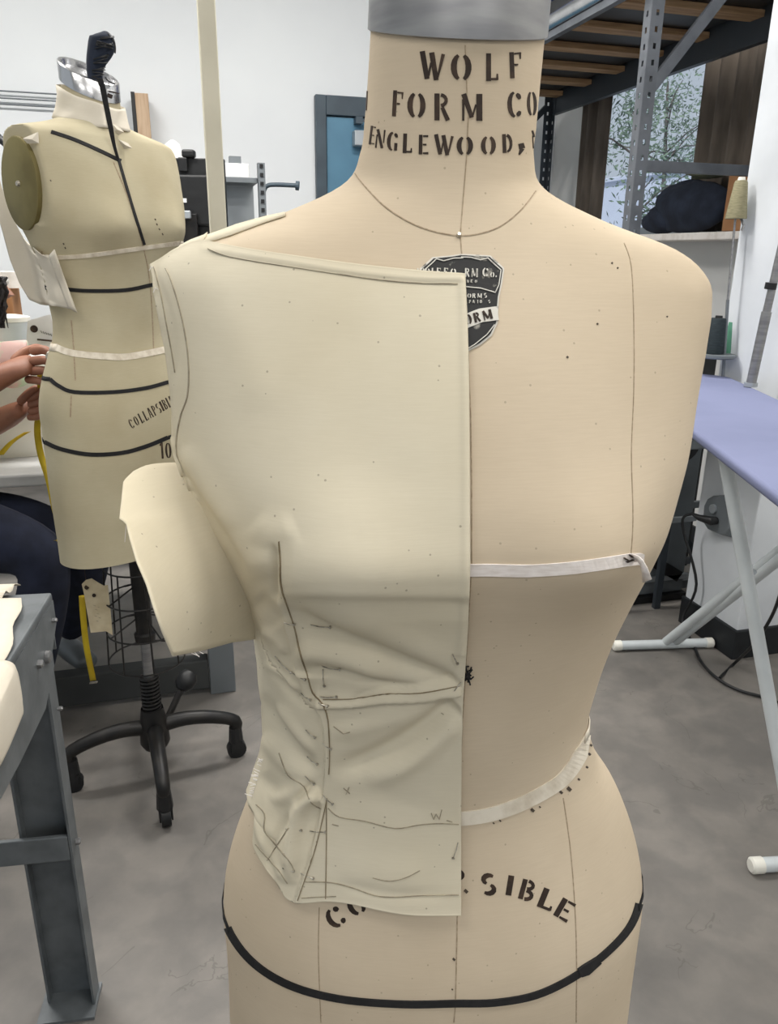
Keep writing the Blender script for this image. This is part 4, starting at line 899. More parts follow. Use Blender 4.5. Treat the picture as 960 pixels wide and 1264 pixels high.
# paper tag
tg = thing('paper_tag', 'manila paper tag hanging below the far dress form', 'tag', atF(118, 745, 1.66))
P = [(101, 721), (106, 716), (113, 714), (121, 719), (128, 723), (133, 722), (136, 750), (139, 784), (131, 779), (112, 781), (107, 752), (104, 734)]
V = [atF(x, y, 1.66 + (y - 714) * .0003) for x, y in P]; c = atF(118, 748, 1.668)
MB().add([c] + V, [(0, i + 1, (i + 1) % len(P) + 1) for i in range(len(P))]).build('card', 'tag', tg, solid=.0012)
for x, y, r in ((107, 725, 3.2), (116, 735, 2.6)):
    MB().tube([atF(x, y, 1.6655), atF(x, y, 1.6600)], r * 1.6 / 950, 14).build('eyelet', 'ink', tg)
q = MB()
for i, (x, y) in enumerate([(117, 747), (119, 752), (121, 757), (123, 762), (120, 766), (122, 749), (118, 760)]): q.beam(atF(x - 1.5, y, 1.658 + (y - 714) * .0003), atF(x + 1.5, y + 1, 1.658 + (y - 714) * .0003), .0016, .0008)
q.build('handwriting', 'pencil', tg)
MB().tube([atF(107, 725, 1.66), atF(104, 700, 1.69), atF(106, 668, 1.72), hit(b2, 108, 654)[0]], .0008, 5).build('tag_string', 'ink', tg)
# yellow tape measure
tm = thing('tape_measure', 'yellow tape measure hanging beside the far dress form from the hand', 'tape measure', atF(60, 600, 1.86))
def ypart(pts, name, w=9):
    P = []; Wd = []
    for x, y, F_ in smoothpts(pts, 5): P.append(atF(x, y, F_)); Wd.append((Vector((math.cos(YAW), -math.sin(YAW), .15))) * (w * F_ / 950 * .95))
    flat_strip(P, Wd).build(name, 'yellow', tm, smooth='all', solid=.0008)
ypart([(50, 462, 1.86), (50, 480, 1.87), (49, 500, 1.90), (46, 530, 1.94), (50, 560, 1.95), (60, 592, 1.93), (67, 625, 1.91), (75, 655, 1.90), (73, 668, 1.88)], 'tape_band')
ypart([(68, 667, 1.87), (78, 668, 1.87), (86, 676, 1.88), (94, 694, 1.90)], 'tape_loop', 7)
ypart([(80, 650, 1.89), (86, 660, 1.88), (90, 672, 1.87), (84, 684, 1.88)], 'tape_loop', 4)
ypart([(101, 735, 1.80), (103, 765, 1.80), (107, 800, 1.80), (115, 840, 1.80)], 'tape_end', 9)
MB().beam(atF(111, 843, 1.799), atF(120, 842, 1.799), .007, .003).build('metal_tip', 'pin', tm)
ypart([(0, 562, 2.1), (12, 548, 2.1), (24, 539, 2.1), (34, 533, 2.1)], 'tape_end', 10)

# ------------------------------------------------------------------ person at the left edge
def skin_mesh(name, J, E, m, parent, sub=1, root=None):
    names = list(J); idx = {k: i for i, k in enumerate(names)}
    me = bpy.data.meshes.new(name); me.from_pydata([tuple(J[k][0]) for k in names], [(idx[a], idx[b]) for a, b in E], []); me.update()
    if m: me.materials.append(M[m])
    o = bpy.data.objects.new(name, me); link(o, parent)
    md = o.modifiers.new('skin', 'SKIN'); md.use_smooth_shade = True; md.branch_smoothing = .3
    for k in names:
        r = J[k][1]; r = r if isinstance(r, tuple) else (r, r); sv_ = me.skin_vertices[0].data[idx[k]]; sv_.radius = r; sv_.use_root = (k == (root or names[0]))
    s = o.modifiers.new('sub', 'SUBSURF'); s.levels = sub; s.render_levels = sub
    return o
pr = thing('person', 'seated person in dark navy trousers and a pastel top, hands on the far dress form', 'person', atF(-90, 800, 1.95) * Vector((1, 1, 0)) if False else (atF(-90, 640, 1.95).x, atF(-90, 640, 1.95).y, 0))
q_ = atF
pel = q_(-95, 615, 1.95); che = q_(-62, 470, 1.98); nek = q_(-48, 405, 1.98); hd = q_(-33, 352, 1.98); ht = q_(-36, 322, 1.98)
J = {'pelvis': (pel, .12), 'waist': (pel.lerp(che, .5), (.105, .09)), 'chest': (che, (.13, .10)), 'collar': (nek.lerp(che, .25), .055), 'neck': (nek, .045), 'jaw': (nek.lerp(hd, .55), .058), 'head': (hd, .078), 'crown': (ht, .066),
     'shA': (q_(-66, 425, 1.86), .05), 'elA': (q_(-62, 500, 1.74), .038), 'wrA': (q_(4, 463, 1.80), .029), 'pmA': (q_(26, 452, 1.815), (.040, .018)), 'knA': (q_(44, 448, 1.82), (.038, .015)),
     'shB': (q_(-60, 440, 2.10), .05), 'elB': (q_(-50, 545, 2.02), .040), 'wrB': (q_(14, 512, 1.93), .031), 'pmB': (q_(32, 502, 1.90), (.036, .018)),
     'hipA': (q_(-60, 652, 1.86), .065), 'knLA': (q_(58, 686, 1.88), .048), 'anLA': (q_(22, 900, 1.80), .035), 'hipB': (q_(-60, 642, 2.02), .065), 'knLB': (q_(108, 684, 2.04), .045), 'anLB': (q_(86, 776, 2.26), .034)}
E_ = [('pelvis', 'waist'), ('waist', 'chest'), ('chest', 'collar'), ('collar', 'neck'), ('neck', 'jaw'), ('jaw', 'head'), ('head', 'crown'), ('chest', 'shA'), ('shA', 'elA'), ('elA', 'wrA'), ('wrA', 'pmA'), ('pmA', 'knA'),
      ('chest', 'shB'), ('shB', 'elB'), ('elB', 'wrB'), ('wrB', 'pmB'), ('pelvis', 'hipA'), ('hipA', 'knLA'), ('knLA', 'anLA'), ('pelvis', 'hipB'), ('hipB', 'knLB'), ('knLB', 'anLB')]
skin_mesh('body', J, E_, 'skin', pr, 2)
# fingers: four on each hand and a thumb, curled round the form's side
def fingers(base, hand):
    for i, (pts, r) in enumerate(hand):
        J2 = {}; n = len(pts)
        for j, (x, y, F_) in enumerate(pts): J2[j] = (q_(x, y, F_), r * (1 - .09 * j))
        o = skin_mesh('finger', J2, [(j, j + 1) for j in range(n - 1)], 'skin', base, 2)
fingers(pr, [([(38, 434, 1.83), (54, 431, 1.81), (66, 438, 1.80), (70, 448, 1.82)], .0125), ([(38, 446, 1.82), (56, 444, 1.79), (68, 451, 1.79), (71, 460, 1.81)], .0125), ([(36, 458, 1.82), (54, 457, 1.79), (66, 463, 1.79), (69, 471, 1.81)], .0120), ([(32, 468, 1.82), (48, 470, 1.80), (60, 475, 1.80), (64, 482, 1.81)], .0105), ([(14, 448, 1.83), (30, 434, 1.85), (46, 428, 1.87), (56, 432, 1.88)], .0125),
             ([(34, 494, 1.90), (46, 488, 1.88), (54, 480, 1.87), (58, 474, 1.88)], .0115), ([(36, 500, 1.90), (50, 496, 1.88), (58, 489, 1.87), (61, 484, 1.88)], .0115), ([(36, 508, 1.90), (50, 506, 1.88), (57, 500, 1.87), (60, 494, 1.88)], .0110), ([(34, 515, 1.90), (46, 515, 1.89), (53, 510, 1.88), (56, 505, 1.88)], .0100), ([(24, 497, 1.90), (34, 486, 1.88), (42, 480, 1.87), (48, 478, 1.87)], .0115)])
MB().tube([q_(62, 440, 1.795), q_(66, 441, 1.79)], .0135, 14).build('finger_ring', 'pin', pr, smooth=True)
# face on the (out of frame) head
fdir = Vector((math.cos(YAW), -math.sin(YAW), 0)) * .96 + Vector((-math.sin(YAW), -math.cos(YAW), 0)) * .2; fdir.normalize(); sdv = Vector((0, 0, 1)).cross(fdir)
MB().tube([hd + fdir * .070 + Vector((0, 0, .012)), hd + fdir * .098 + Vector((0, 0, -.022)), hd + fdir * .074 + Vector((0, 0, -.028))], [.008, .012, .009], 10).build('nose', 'skin', pr, smooth=True)
for s in (-1, 1):
    MB().lathe([(.002, -.011), (.009, -.006), (.011, 0), (.009, .006), (.002, .011)], tuple(hd + fdir * .066 + sdv * (s * .030) + Vector((0, 0, .010))), 14).build('eye', 'paper', pr, smooth=True)
    MB().tube([hd + sdv * (s * .078) + Vector((0, 0, .02)), hd + sdv * (s * .084), hd + sdv * (s * .078) + Vector((0, 0, -.03))], [.010, .014, .007], 8).build('ear', 'skin', pr, smooth=True)
MB().tube([hd + fdir * .066 + sdv * .022 + Vector((0, 0, -.052)), hd + fdir * .078 + Vector((0, 0, -.05)), hd + fdir * .066 - sdv * .022 + Vector((0, 0, -.052))], .005, 8).build('mouth', 'skin', pr, smooth=True)
# hair
skin_mesh('hair', {'a': (ht + Vector((0, 0, .008)), .075), 'b': (hd - fdir * .03 + Vector((0, 0, .02)), .082), 'c': (hd - fdir * .055 + Vector((0, 0, -.07)), .062), 'd': (hd - fdir * .06 + Vector((0, 0, -.16)), .040)}, [('a', 'b'), ('b', 'c'), ('c', 'd')], 'hair', pr, 2)
R_ = random.Random(8); q = MB()
for i in range(22):
    x = R_.uniform(-8, 7); P = [q_(x + R_.uniform(-3, 3) + 2 * math.sin(j * 1.3 + i), 342 + j * 9, 1.93 + R_.uniform(-.01, .01)) for j in range(8)]; q.tube(P, [.003, .004, .004, .0035, .0035, .003, .002, .001], 5)
q.build('hair_strands', 'hair', pr, smooth=True)['kind'] = 'stuff'
# clothes
skin_mesh('top', {'w': (pel.lerp(che, .1), (.125, .12)), 'c': (che, (.145, .125)), 'n': (nek.lerp(che, .35), .075), 'sa': (J['shA'][0], .068), 'ea': (J['shA'][0].lerp(J['elA'][0], .6), .060), 'sb': (J['shB'][0], .068), 'eb': (J['shB'][0].lerp(J['elB'][0], .6), .060)}, [('w', 'c'), ('c', 'n'), ('c', 'sa'), ('sa', 'ea'), ('c', 'sb'), ('sb', 'eb')], 'floral', pr, 2)
skin_mesh('top_front', {'a': (q_(-40, 450, 2.02), .07), 'b': (q_(8, 428, 2.03), .062), 'c': (q_(34, 432, 2.04), .036), 'd': (q_(22, 480, 2.04), .040)}, [('a', 'b'), ('b', 'c'), ('b', 'd')], 'floral', pr, 2)
skin_mesh('trousers', {'p': (pel, .135), 'ha': (q_(-60, 652, 1.86), .105), 'ma': (q_(0, 668, 1.86), .098), 'ka': (q_(60, 684, 1.88), .080), 'sa': (q_(46, 780, 1.85), .068), 'aa': (q_(22, 885, 1.80), .062), 'hb': (q_(-60, 640, 2.02), .10), 'mb': (q_(30, 646, 2.02), .085), 'kb': (q_(112, 680, 2.03), .072), 'sb': (q_(100, 730, 2.13), .062), 'ab': (q_(86, 780, 2.26), .052)}, [('p', 'ha'), ('ha', 'ma'), ('ma', 'ka'), ('ka', 'sa'), ('sa', 'aa'), ('p', 'hb'), ('hb', 'mb'), ('mb', 'kb'), ('kb', 'sb'), ('sb', 'ab')], 'trousers', pr, 2)
for nm, (x, y, F_) in (('a', (20, 905, 1.80)), ('b', (84, 790, 2.27))):
    p = q_(x, y, F_); p.z = max(p.z - .03, .045); d = Vector((.6, -.8, 0)).normalized() if nm == 'a' else Vector((.5, -.86, 0)).normalized()
    skin_mesh('shoe', {'h': (p - d * .04, .042), 'm': (p + d * .06, .040), 't': (p + d * .15, (.040, .026))}, [('h', 'm'), ('m', 't')], 'grey', pr, 2)
# stool under the person
st = thing('stool', 'black round stool under the seated person', 'stool', (pel.x, pel.y, 0))
MB().lathe([(.16, 0), (.175, .01), (.175, .04), (.16, .05)], (pel.x, pel.y, pel.z - .20), 32).build('seat', 'black', st, smooth=True)
for a in range(4):
    c, s = math.cos(a * PI / 2 + .6), math.sin(a * PI / 2 + .6); MB().tube([(pel.x + .11 * c, pel.y + .11 * s, pel.z - .2), (pel.x + .19 * c, pel.y + .19 * s, 0)], .011, 8).build('leg', 'blackmetal', st, smooth=True)

# ------------------------------------------------------------------ work table behind them, and what stands on it
tb = thing('work_table', 'pale grey work table with dark steel legs behind the far dress form', 'table', (-.35, 2.5, 0))
MB().box(-1.45, .125, 2.16, 2.95, .715, .75).build('table_top', 'tabletop', tb, bevel=.006)
for x in (-1.38, .035): 
    for y in (2.175, 2.85): MB().box(x, x + .078, y, y + .06, 0, .714).build('leg', 'grey', tb, bevel=.004)
MB().box(-1.30, .034, 2.18, 2.23, .02, .12).build('stretcher', 'greyboard', tb, bevel=.004)
MB().box(-1.30, .034, 2.86, 2.90, .60, .70).build('rear_rail', 'greyboard', tb)
MB().tube([(.075, 2.174, .22), (.075, 2.168, .22)], .009, 12).build('bolt_head', 'steel', tb)
t = thing('storage_tub', 'white plastic storage tub on the grey table, under the small things', 'container', (-.62, 2.55, .75))
MB().add([(-1.0, 2.36, .75), (-.38, 2.36, .75), (-.38, 2.66, .75), (-1.0, 2.66, .75), (-1.02, 2.34, 1.0), (-.355, 2.34, 1.0), (-.355, 2.68, 1.0), (-1.02, 2.68, 1.0)], [(3, 2, 1, 0), (0, 1, 5, 4), (1, 2, 6, 5), (2, 3, 7, 6), (3, 0, 4, 7)]).build('tub_body', 'whitecap', t, solid=.004)
MB().box(-1.03, -.345, 2.33, 2.69, 1.0, 1.02).build('lid', 'whitecap', t, bevel=.006)
MB().box(-.72, -.44, 2.52, 2.66, 1.021, 1.21).build('cardboard_box', 'card', None, bevel=.003)
tag(bpy.data.objects['cardboard_box'], 'brown cardboard box between the seated person and the sleeve of muslin', 'box')
p = at(12, 385, 1, 2.42)
t = thing('plastic_cup', 'translucent white plastic tub with a rim beside the black hair', 'cup', (p.x, 2.42, 1.021))
MB().lathe([(.045, 0), (.055, .10), (.058, .105), (.052, .10), (.043, .006)], (p.x - .01, 2.42, 1.021), 28).build('cup_wall', 'whitepipe', t, smooth=True); MB().lathe([(.060, .106), (.060, .118), (.03, .124)], (p.x - .01, 2.42, 1.021), 28).build('cup_rim', 'whitecap', t, smooth=True)
p = at(6, 338, 1, 2.5)
t = thing('tape_roll', 'white roll on top of the brown cardboard box', 'roll', (p.x, 2.56, 1.211))
n = 24; MB().lathe([(.05, 0), (.05, .045), (.024, .045), (.024, 0)], (p.x - .0, 2.58, 1.211), 28, cap=False).add([], []).build('roll_body', 'paper_white', t, smooth=True)
for i, (x, y, rz) in enumerate([(-.415, 2.42, .2), (-.40, 2.40, -.15)]):
    c, s = math.cos(rz), math.sin(rz); z = 1.021 + i * .0014; V = []
    pts = [(-.10, -.05), (.10, -.05), (.10, .07), (-.10, .07)]
    V = [(x + a * c - b * s, y + a * s + b * c, z + .001 * k_) for k_ in (0, 1) for a, b in pts]
    o = MB().add(V, [(3, 2, 1, 0), (4, 5, 6, 7), (0, 1, 5, 4), (1, 2, 6, 5), (2, 3, 7, 6), (3, 0, 4, 7)]).build('paper_sheet', 'paper', None)
    tag(o, ['lower white paper sheet behind the hand on the tub lid', 'upper white paper pattern sheet behind the hand on the tub lid'][i], 'paper', 'papers on the tub')
t = thing('pattern_card', 'white card with a black dot standing behind the hand', 'card', (-.39, 2.37, 1.02))
A, B_, C_, D_ = at(34, 396, 1, 2.37), at(62, 388, 1, 2.37), at(72, 428, 1, 2.37), at(32, 428, 1, 2.37)
MB().add([A, B_, C_, D_], [(0, 1, 2, 3)]).build('card', 'paper', t, solid=.002)
MB().tube([at(42, 406, 1, 2.369), at(42, 406, 1, 2.3665)], .010, 16).build('black_dot', 'ink', t)
q = MB()
for i in range(5): q.beam(at(50 + i * 3, 408 + i, 1, 2.367), at(52 + i * 3, 411 + i, 1, 2.367), .002, .001)
q.build('handwriting', 'ink', t); MB().beam(at(46, 419, 1, 2.36), at(66, 421, 1, 2.36), .008, .004).build('pencil_bar', 'ink', t)
t = thing('desk_lamp', 'black curved lamp arm at the left edge above the muslin shoulder', 'lamp', (-.72, 2.75, .75))
MB().lathe([(.07, 0), (.07, .02), (.02, .03)], (-.80, 2.8, .75), 24).build('lamp_base', 'black', t, smooth=True)
MB().tube(smoothpts([(-.80, 2.8, .77), (-.80, 2.8, 1.2), tuple(at(-40, 158, 1, 2.75)), tuple(at(0, 172, 1, 2.72)), tuple(at(12, 184, 1, 2.7))], 6), .012, 10).build('lamp_arm', 'black', t, smooth=True)
h_ = at(12, 184, 1, 2.7); MB().tube([h_, h_ + Vector((.02, 0, -.06))], [.018, .045], 20).build('lamp_shade', 'black', t, smooth=True)

# ------------------------------------------------------------------ grey bench at the lower left with cloth on it
Cb = Vector((-.215, 1.227, 0)); e1 = Vector((-.113, -.9936, 0)); e2 = Vector((-.9936, .113, 0))
bp = lambda a, b, z: Cb + e1 * a + e2 * b + Vector((0, 0, z))       # a toward the camera, b to the left
def bbox(a0, a1, b0, b1, z0, z1):
    V = [bp(a, b, z) for z in (z0, z1) for a, b in ((a0, b0), (a1, b0), (a1, b1), (a0, b1))]
    return MB().add(V, [(3, 2, 1, 0), (4, 5, 6, 7), (0, 1, 5, 4), (1, 2, 6, 5), (2, 3, 7, 6), (3, 0, 4, 7)])
bn = thing('steel_bench', 'grey painted steel bench corner at the lower left edge', 'bench', Cb)
bbox(0, .95, 0, 1.3, .785, .80).build('bench_top', 'bench', bn, bevel=.004)
# side apron plate with its cut-off corner
z0 = .80; prof = [(.0, .786), (.0, .745), (.040, .715), (.040, .69), (.11, .655), (.24, .655), (.95, .70), (.95, .786)]
V = [bp(a, b, z) for b in (.0, .004) for a, z in prof]; n = len(prof)
MB().add(V, [tuple(range(n)), tuple(range(n, 2 * n))[::-1]] + [(i, i + n, (i + 1) % n + n, (i + 1) % n) for i in range(n)]).build('side_apron', 'bench', bn)
bbox(.0, .004, .005, 1.29, .70, .785).build('rear_apron', 'bench', bn)
for b0 in (0.003, 1.2):
    lg = bbox(.040, .074, b0, b0 + .004, 0, .76).build('leg_flange', 'bench', bn)
    bbox(.036, .040, b0, b0 + .085, 0.004, .76).build('leg_web', 'bench', bn); bbox(.041, .060, b0 + .081, b0 + .085, 0.004, .76).build('leg_flange', 'bench', bn)
    bbox(.028, .10, b0 - .004, b0 + .095, 0, .006).build('foot_plate', 'bench', bn)
bbox(.066, .074, .008, 1.2, .335, .385).build('cross_rail', 'bench', bn, bevel=.002)
bbox(.046, .066, .008, 1.2, .335, .340).build('rail_flange', 'bench', bn)
for a, z, r in ((.115, .735, .007), (.075, .725, .010), (.058, .36, .006), (.055, .62, .004), (.02, .76, .004)):
    p = bp(a, -.0002, z); q = bp(a, -.006, z); MB().tube([p, q, bp(a, -.008, z)], [r, r, r * .6], 6 if r < .008 else 16).build('bolt_head', 'steel', bn)
MB().box(0, 0, 0, 0, 0, 0)
bbox(.05, .09, .06, .10, .8, .8012).build('sticker', 'paper', bn)
# cloth on the bench
cl = thing('muslin_offcut', 'folded cream muslin with a curled hanging end over the bench edge', 'fabric', bp(.3, .1, .80))
V = []; nA, nB = 34, 22
for i in range(nA):
    a = .035 + .55 * i / (nA - 1)
    for j in range(nB):
        b = max(.002, .034 * (1 - (a - .03) / .205)) + (.5) * j / (nB - 1) + .003 * math.sin(a * 60) * (1 - j / nB)
        V.append(bp(a, b - .5 * 0, .8035 + .006 * abs(math.sin(a * 14 + b * 9)) + .012 * math.exp(-((b - .12 - .3 * a) / .03) ** 2)))
MB().add(V, [(i * nB + j, (i + 1) * nB + j, (i + 1) * nB + j + 1, i * nB + j + 1) for i in range(nA - 1) for j in range(nB - 1)]).build('flat_layer', 'muslin2', cl, smooth='all', solid=.001)
prof = smoothpts([(.22, .812), (.10, .816), (.03, .812), (-.004, .806), (-.012, .795), (-.015, .775), (-.016, .750), (-.013, .732), (0.004, .722), (.03, .720)], 4)
V = []; n = len(prof); nA = 18
for i in range(nA):
    u = i / (nA - 1)
    for b, z in prof:
        a = .235 + .26 * u + (.03 * (.80 - z) / .15 if i == 0 else 0); V.append(bp(a, b - .006 * math.sin(u * 5) * (z < .8), z + .003 * math.sin(u * 9 + b * 20)))
MB().add(V, [(i * n + j, (i + 1) * n + j, (i + 1) * n + j + 1, i * n + j + 1) for i in range(nA - 1) for j in range(n - 1)]).build('hanging_end', 'muslin2', cl, smooth='all', solid=.001)
V = []; nA, nB = 12, 12
for i in range(nA):
    for j in range(nB): a = .0 + .09 * i / 11; b = .052 + .02 * i / 11 + .3 * j / 11; V.append(bp(a - .02 + .02 * j / 11, b, .806 + .010 * math.sin(i * .9) ** 2 + .012 * j / 11))
MB().add(V, [(i * nB + j, (i + 1) * nB + j, (i + 1) * nB + j + 1, i * nB + j + 1) for i in range(nA - 1) for j in range(nB - 1)]).build('upper_scrap', 'muslin2', cl, smooth='all', solid=.001)

# ------------------------------------------------------------------ back of the room
t = thing('support_pole', 'beige painted square pole from floor to ceiling behind the forms', 'pole', (atF(262, 150, 2.6).x, atF(262, 150, 2.6).y, 0))
px, py = atF(262, 150, 2.6).x, atF(262, 150, 2.6).y
MB().box(px - .026, px + .026, py - .02, py + .02, .012, CEIL - .001).build('pole_shaft', 'beige', t, bevel=.003); MB().box(px - .05, px + .05, py - .05, py + .05, 0, .012).build('pole_foot', 'beige', t)
m0 = atF(190, 195, 3.3); m1 = atF(266, 195, 3.3); mb_ = atF(225, 292, 3.3)
dk = thing('computer_desk', 'dark office desk under the black monitor by the back wall', 'desk', (.1, 3.5, 0))
MB().box(-.95, .165, 3.15, 3.85, .72, .75).build('desk_top', 'greyboard', dk, bevel=.004)
for x in (-.93, .12):
    for y in (3.18, 3.78): MB().box(x, x + .04, y, y + .04, 0, .719).build('leg', 'blackmetal', dk)
mo = thing('monitor', 'black computer monitor seen from behind with a webcam on top', 'monitor', (m0.x + .14, m0.y, .75))
u = Vector((m1.x - m0.x, m1.y - m0.y, 0)).normalized(); w = Vector((u.y, -u.x, 0)); ctr = Vector((m0.x, m0.y, 0)) + u * .135
def mbox(a0, a1, b0, b1, z0_, z1_, name, m, par=mo, bevel=.004):
    V = [ctr + u * a + w * b + Vector((0, 0, z)) for z in (z0_, z1_) for a, b in ((a0, b0), (a1, b0), (a1, b1), (a0, b1))]
    return MB().add(V, [(3, 2, 1, 0), (4, 5, 6, 7), (0, 1, 5, 4), (1, 2, 6, 5), (2, 3, 7, 6), (3, 0, 4, 7)]).build(name, m, par, bevel=bevel)
zt_, zb_ = m0.z, mb_.z
mbox(-.135, .14, -.02, .012, zb_ - .0, zt_, 'monitor_shell', 'black'); mbox(-.08, .09, .0125, .03, zb_ + .04, zt_ - .06, 'rear_bulge', 'black', bevel=.01)
mbox(-.03, .03, .0305, .05, 1.0, 1.46, 'stand_column', 'blackmetal'); mbox(-.035, .035, .0305, .05, .765, 1.0, 'stand_column', 'blackmetal'); mbox(-.12, .12, -.08, .12, .751, .765, 'stand_foot', 'blackmetal')
mbox(-.035, -.005, .0505, .054, 1.50, 1.515, 'rear_label', 'paper', bevel=0); mbox(-.04, .01, .0505, .07, 1.44, 1.47, 'cable_plug', 'alu')
wc = mbox(-.02, .03, -.01, .03, zt_ + .001, zt_ + .03, 'webcam', 'black', bevel=.008); mbox(-.035, .00, .013, .03, zt_ - .05, zt_ + .001, 'webcam_clip', 'black')
MB().tube([ctr + u * -.1 + w * .06 + Vector((0, 0, 1.45)), ctr + u * -.03 + w * .08 + Vector((0, 0, 1.44))], [.022, .016], 12).build('arm_joint', 'blackmetal', mo, smooth=True)
mbox(.075, .095, -.01, .01, zt_ + .001, zt_ + .014, 'monitor_button', 'black')
p = atF(214, 195, 3.45)
t = thing('crumpled_paper', 'crumpled white paper bag behind the webcam', 'paper', (p.x, p.y, .75))
R_ = random.Random(12); bag = MB(); nn = 14; rows = [(.05, 0), (.06, .4), (.05, .8), (.045, p.z + .0 - .75), (.03, p.z + .05 - .75), (.008, p.z + .065 - .75)]
V = [(p.x + r * math.cos(2 * PI * j / nn) * R_.uniform(.8, 1.15), p.y + r * math.sin(2 * PI * j / nn), .751 + z) for r, z in rows for j in range(nn)]
bag.add(V, [(i * nn + j, i * nn + (j + 1) % nn, (i + 1) * nn + (j + 1) % nn, (i + 1) * nn + j) for i in range(5) for j in range(nn)]).build('paper_tube', 'paper', t)
# wooden board against the back wall
a = at(161, 114, 1, 4.6); b = at(182, 200, 1, 4.6)
t = thing('wooden_board', 'tall pale wooden board with a black edge leaning behind the neck of the far form', 'board', (a.x, 4.65, 0))
MB().box(a.x + .02, a.x + .085, 4.60, 4.72, 0, a.z).build('board_face', 'woodpale', t, bevel=.002); MB().box(a.x, a.x + .019, 4.60, 4.72, 0, a.z + .004).build('black_edge', 'black', t)
z1 = at(30, 113, 1, 4.7).z; z2 = at(30, 129, 1, 4.7).z
t = thing('wall_rail', 'grey double wall rail left of the far form neck', 'rail', (-.9, 4.72, z2))
for dz, rr in ((z1, .004), (z1 - .032, .004), (z2, .005)): MB().tube([(-2.2, 4.72, dz), (-.31, 4.72, dz)], rr, 10).build('rail_bar', 'grey', t, smooth=True)
for x in (-2.0, -1.2, -.33): MB().box(x, x + .01, 4.725, YB - .001, z2 - .005, z1 + .005).build('rail_bracket', 'grey', t)
# small grey drawer rack, slotted post, and rail with end knob
s0 = atF(283, 222, 3.8); s1 = atF(312, 222, 3.8)
t = thing('grey_shelf_unit', 'small grey slotted shelf unit between the pole and the bent rail', 'shelf', (s0.x + .06, 3.86, 0))
MB().box(s0.x - .12, s0.x + .10, 3.80, 3.82, .3, 1.60).build('back_panel', 'alu', t); 
for z in (.35, .8, 1.2, 1.60): MB().box(s0.x - .12, s0.x + .10, 3.62, 3.80, z, z + .022).build('shelf_board', 'grey', t, bevel=.002)
for x in (s0.x - .14, s0.x + .102):
    MB().box(x, x + .03, 3.60, 3.64, 0, 1.68).build('slotted_post', 'grey', t)
    for k_ in range(14): MB().box(x + .008, x + .022, 3.596, 3.6005, 1.66 - k_ * .035, 1.675 - k_ * .035).build('post_slot', 'black', t)
t = thing('white_box', 'small white box on the grey shelf unit', 'box', (s0.x, 3.7, 1.63)); MB().box(s0.x - .07, s0.x + .07, 3.66, 3.76, 1.623, 1.68).build('carton', 'paper', t, bevel=.004); MB().box(s0.x - .01, s0.x + .04, 3.68, 3.72, 1.681, 1.71).build('carton_flap', 'grey', t)
t = thing('bent_rail', 'dark grey bent tube rail with an end cap before the white wall', 'rail', (s0.x + .2, 3.82, 0))
MB().tube(smoothpts([tuple(atF(325, 285, 3.8)), tuple(atF(324.5, 260, 3.8)), tuple(atF(325, 240, 3.8)), tuple(atF(329, 230, 3.8)), tuple(atF(340, 228, 3.8)), tuple(atF(366, 229, 3.8))], 5), .010, 10).build('rail_tube', 'frame', t, smooth=True)
a = atF(325, 285, 3.8); MB().tube([(a.x, a.y, 0), a], .010, 10).build('rail_post', 'frame', t, smooth=True); MB().lathe([(.12, 0), (.12, .012), (.03, .02)], (a.x, a.y, 0), 24).build('rail_foot', 'frame', t, smooth=True)
MB().tube([atF(365, 229, 3.8), atF(369, 229.5, 3.8)], .020, 14).build('end_cap', 'frame', t)

# ------------------------------------------------------------------ storage rack on the right
XA, XB_, YA, YB_ = 1.56, 2.12, 2.53, 4.35; ZD = 2.16
rk = thing('storage_rack', 'tall grey slotted steel storage rack with wooden deck slats before the window', 'rack', (1.84, 3.4, 0))
def slotted(x, y, sx, sy, name='upright', m='rack', zt=2.62):
    """angle post: two faces, each with real slots cut through"""
    q = MB(); w = .044; pitch = .0475; sw, sh = .0052, .017; n = int(zt / pitch)
    for face in (0, 1):
        def P(u, z): return (x + sx * u, y, z) if face == 0 else (x, y + sy * u, z)
        c = w * .5
        for i in range(n):
            z0 = i * pitch; z1 = z0 + pitch; zs, ze = z0 + (pitch - sh) / 2, z0 + (pitch + sh) / 2
            k = len(q.v); q.v += [P(0, z0), P(w, z0), P(w, z1), P(0, z1), P(c - sw, zs), P(c + sw, zs), P(c + sw, ze), P(c - sw, ze)]
            q.f += [(k, k + 1, k + 5, k + 4), (k + 1, k + 2, k + 6, k + 5), (k + 2, k + 3, k + 7, k + 6), (k + 3, k, k + 4, k + 7)]
    return q.build(name, m, rk, solid=.0025)
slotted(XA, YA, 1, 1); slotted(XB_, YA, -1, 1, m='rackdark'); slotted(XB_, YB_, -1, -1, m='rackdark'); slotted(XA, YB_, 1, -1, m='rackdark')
zb1 = at(860, 207, 1, YA).z; za = zb1
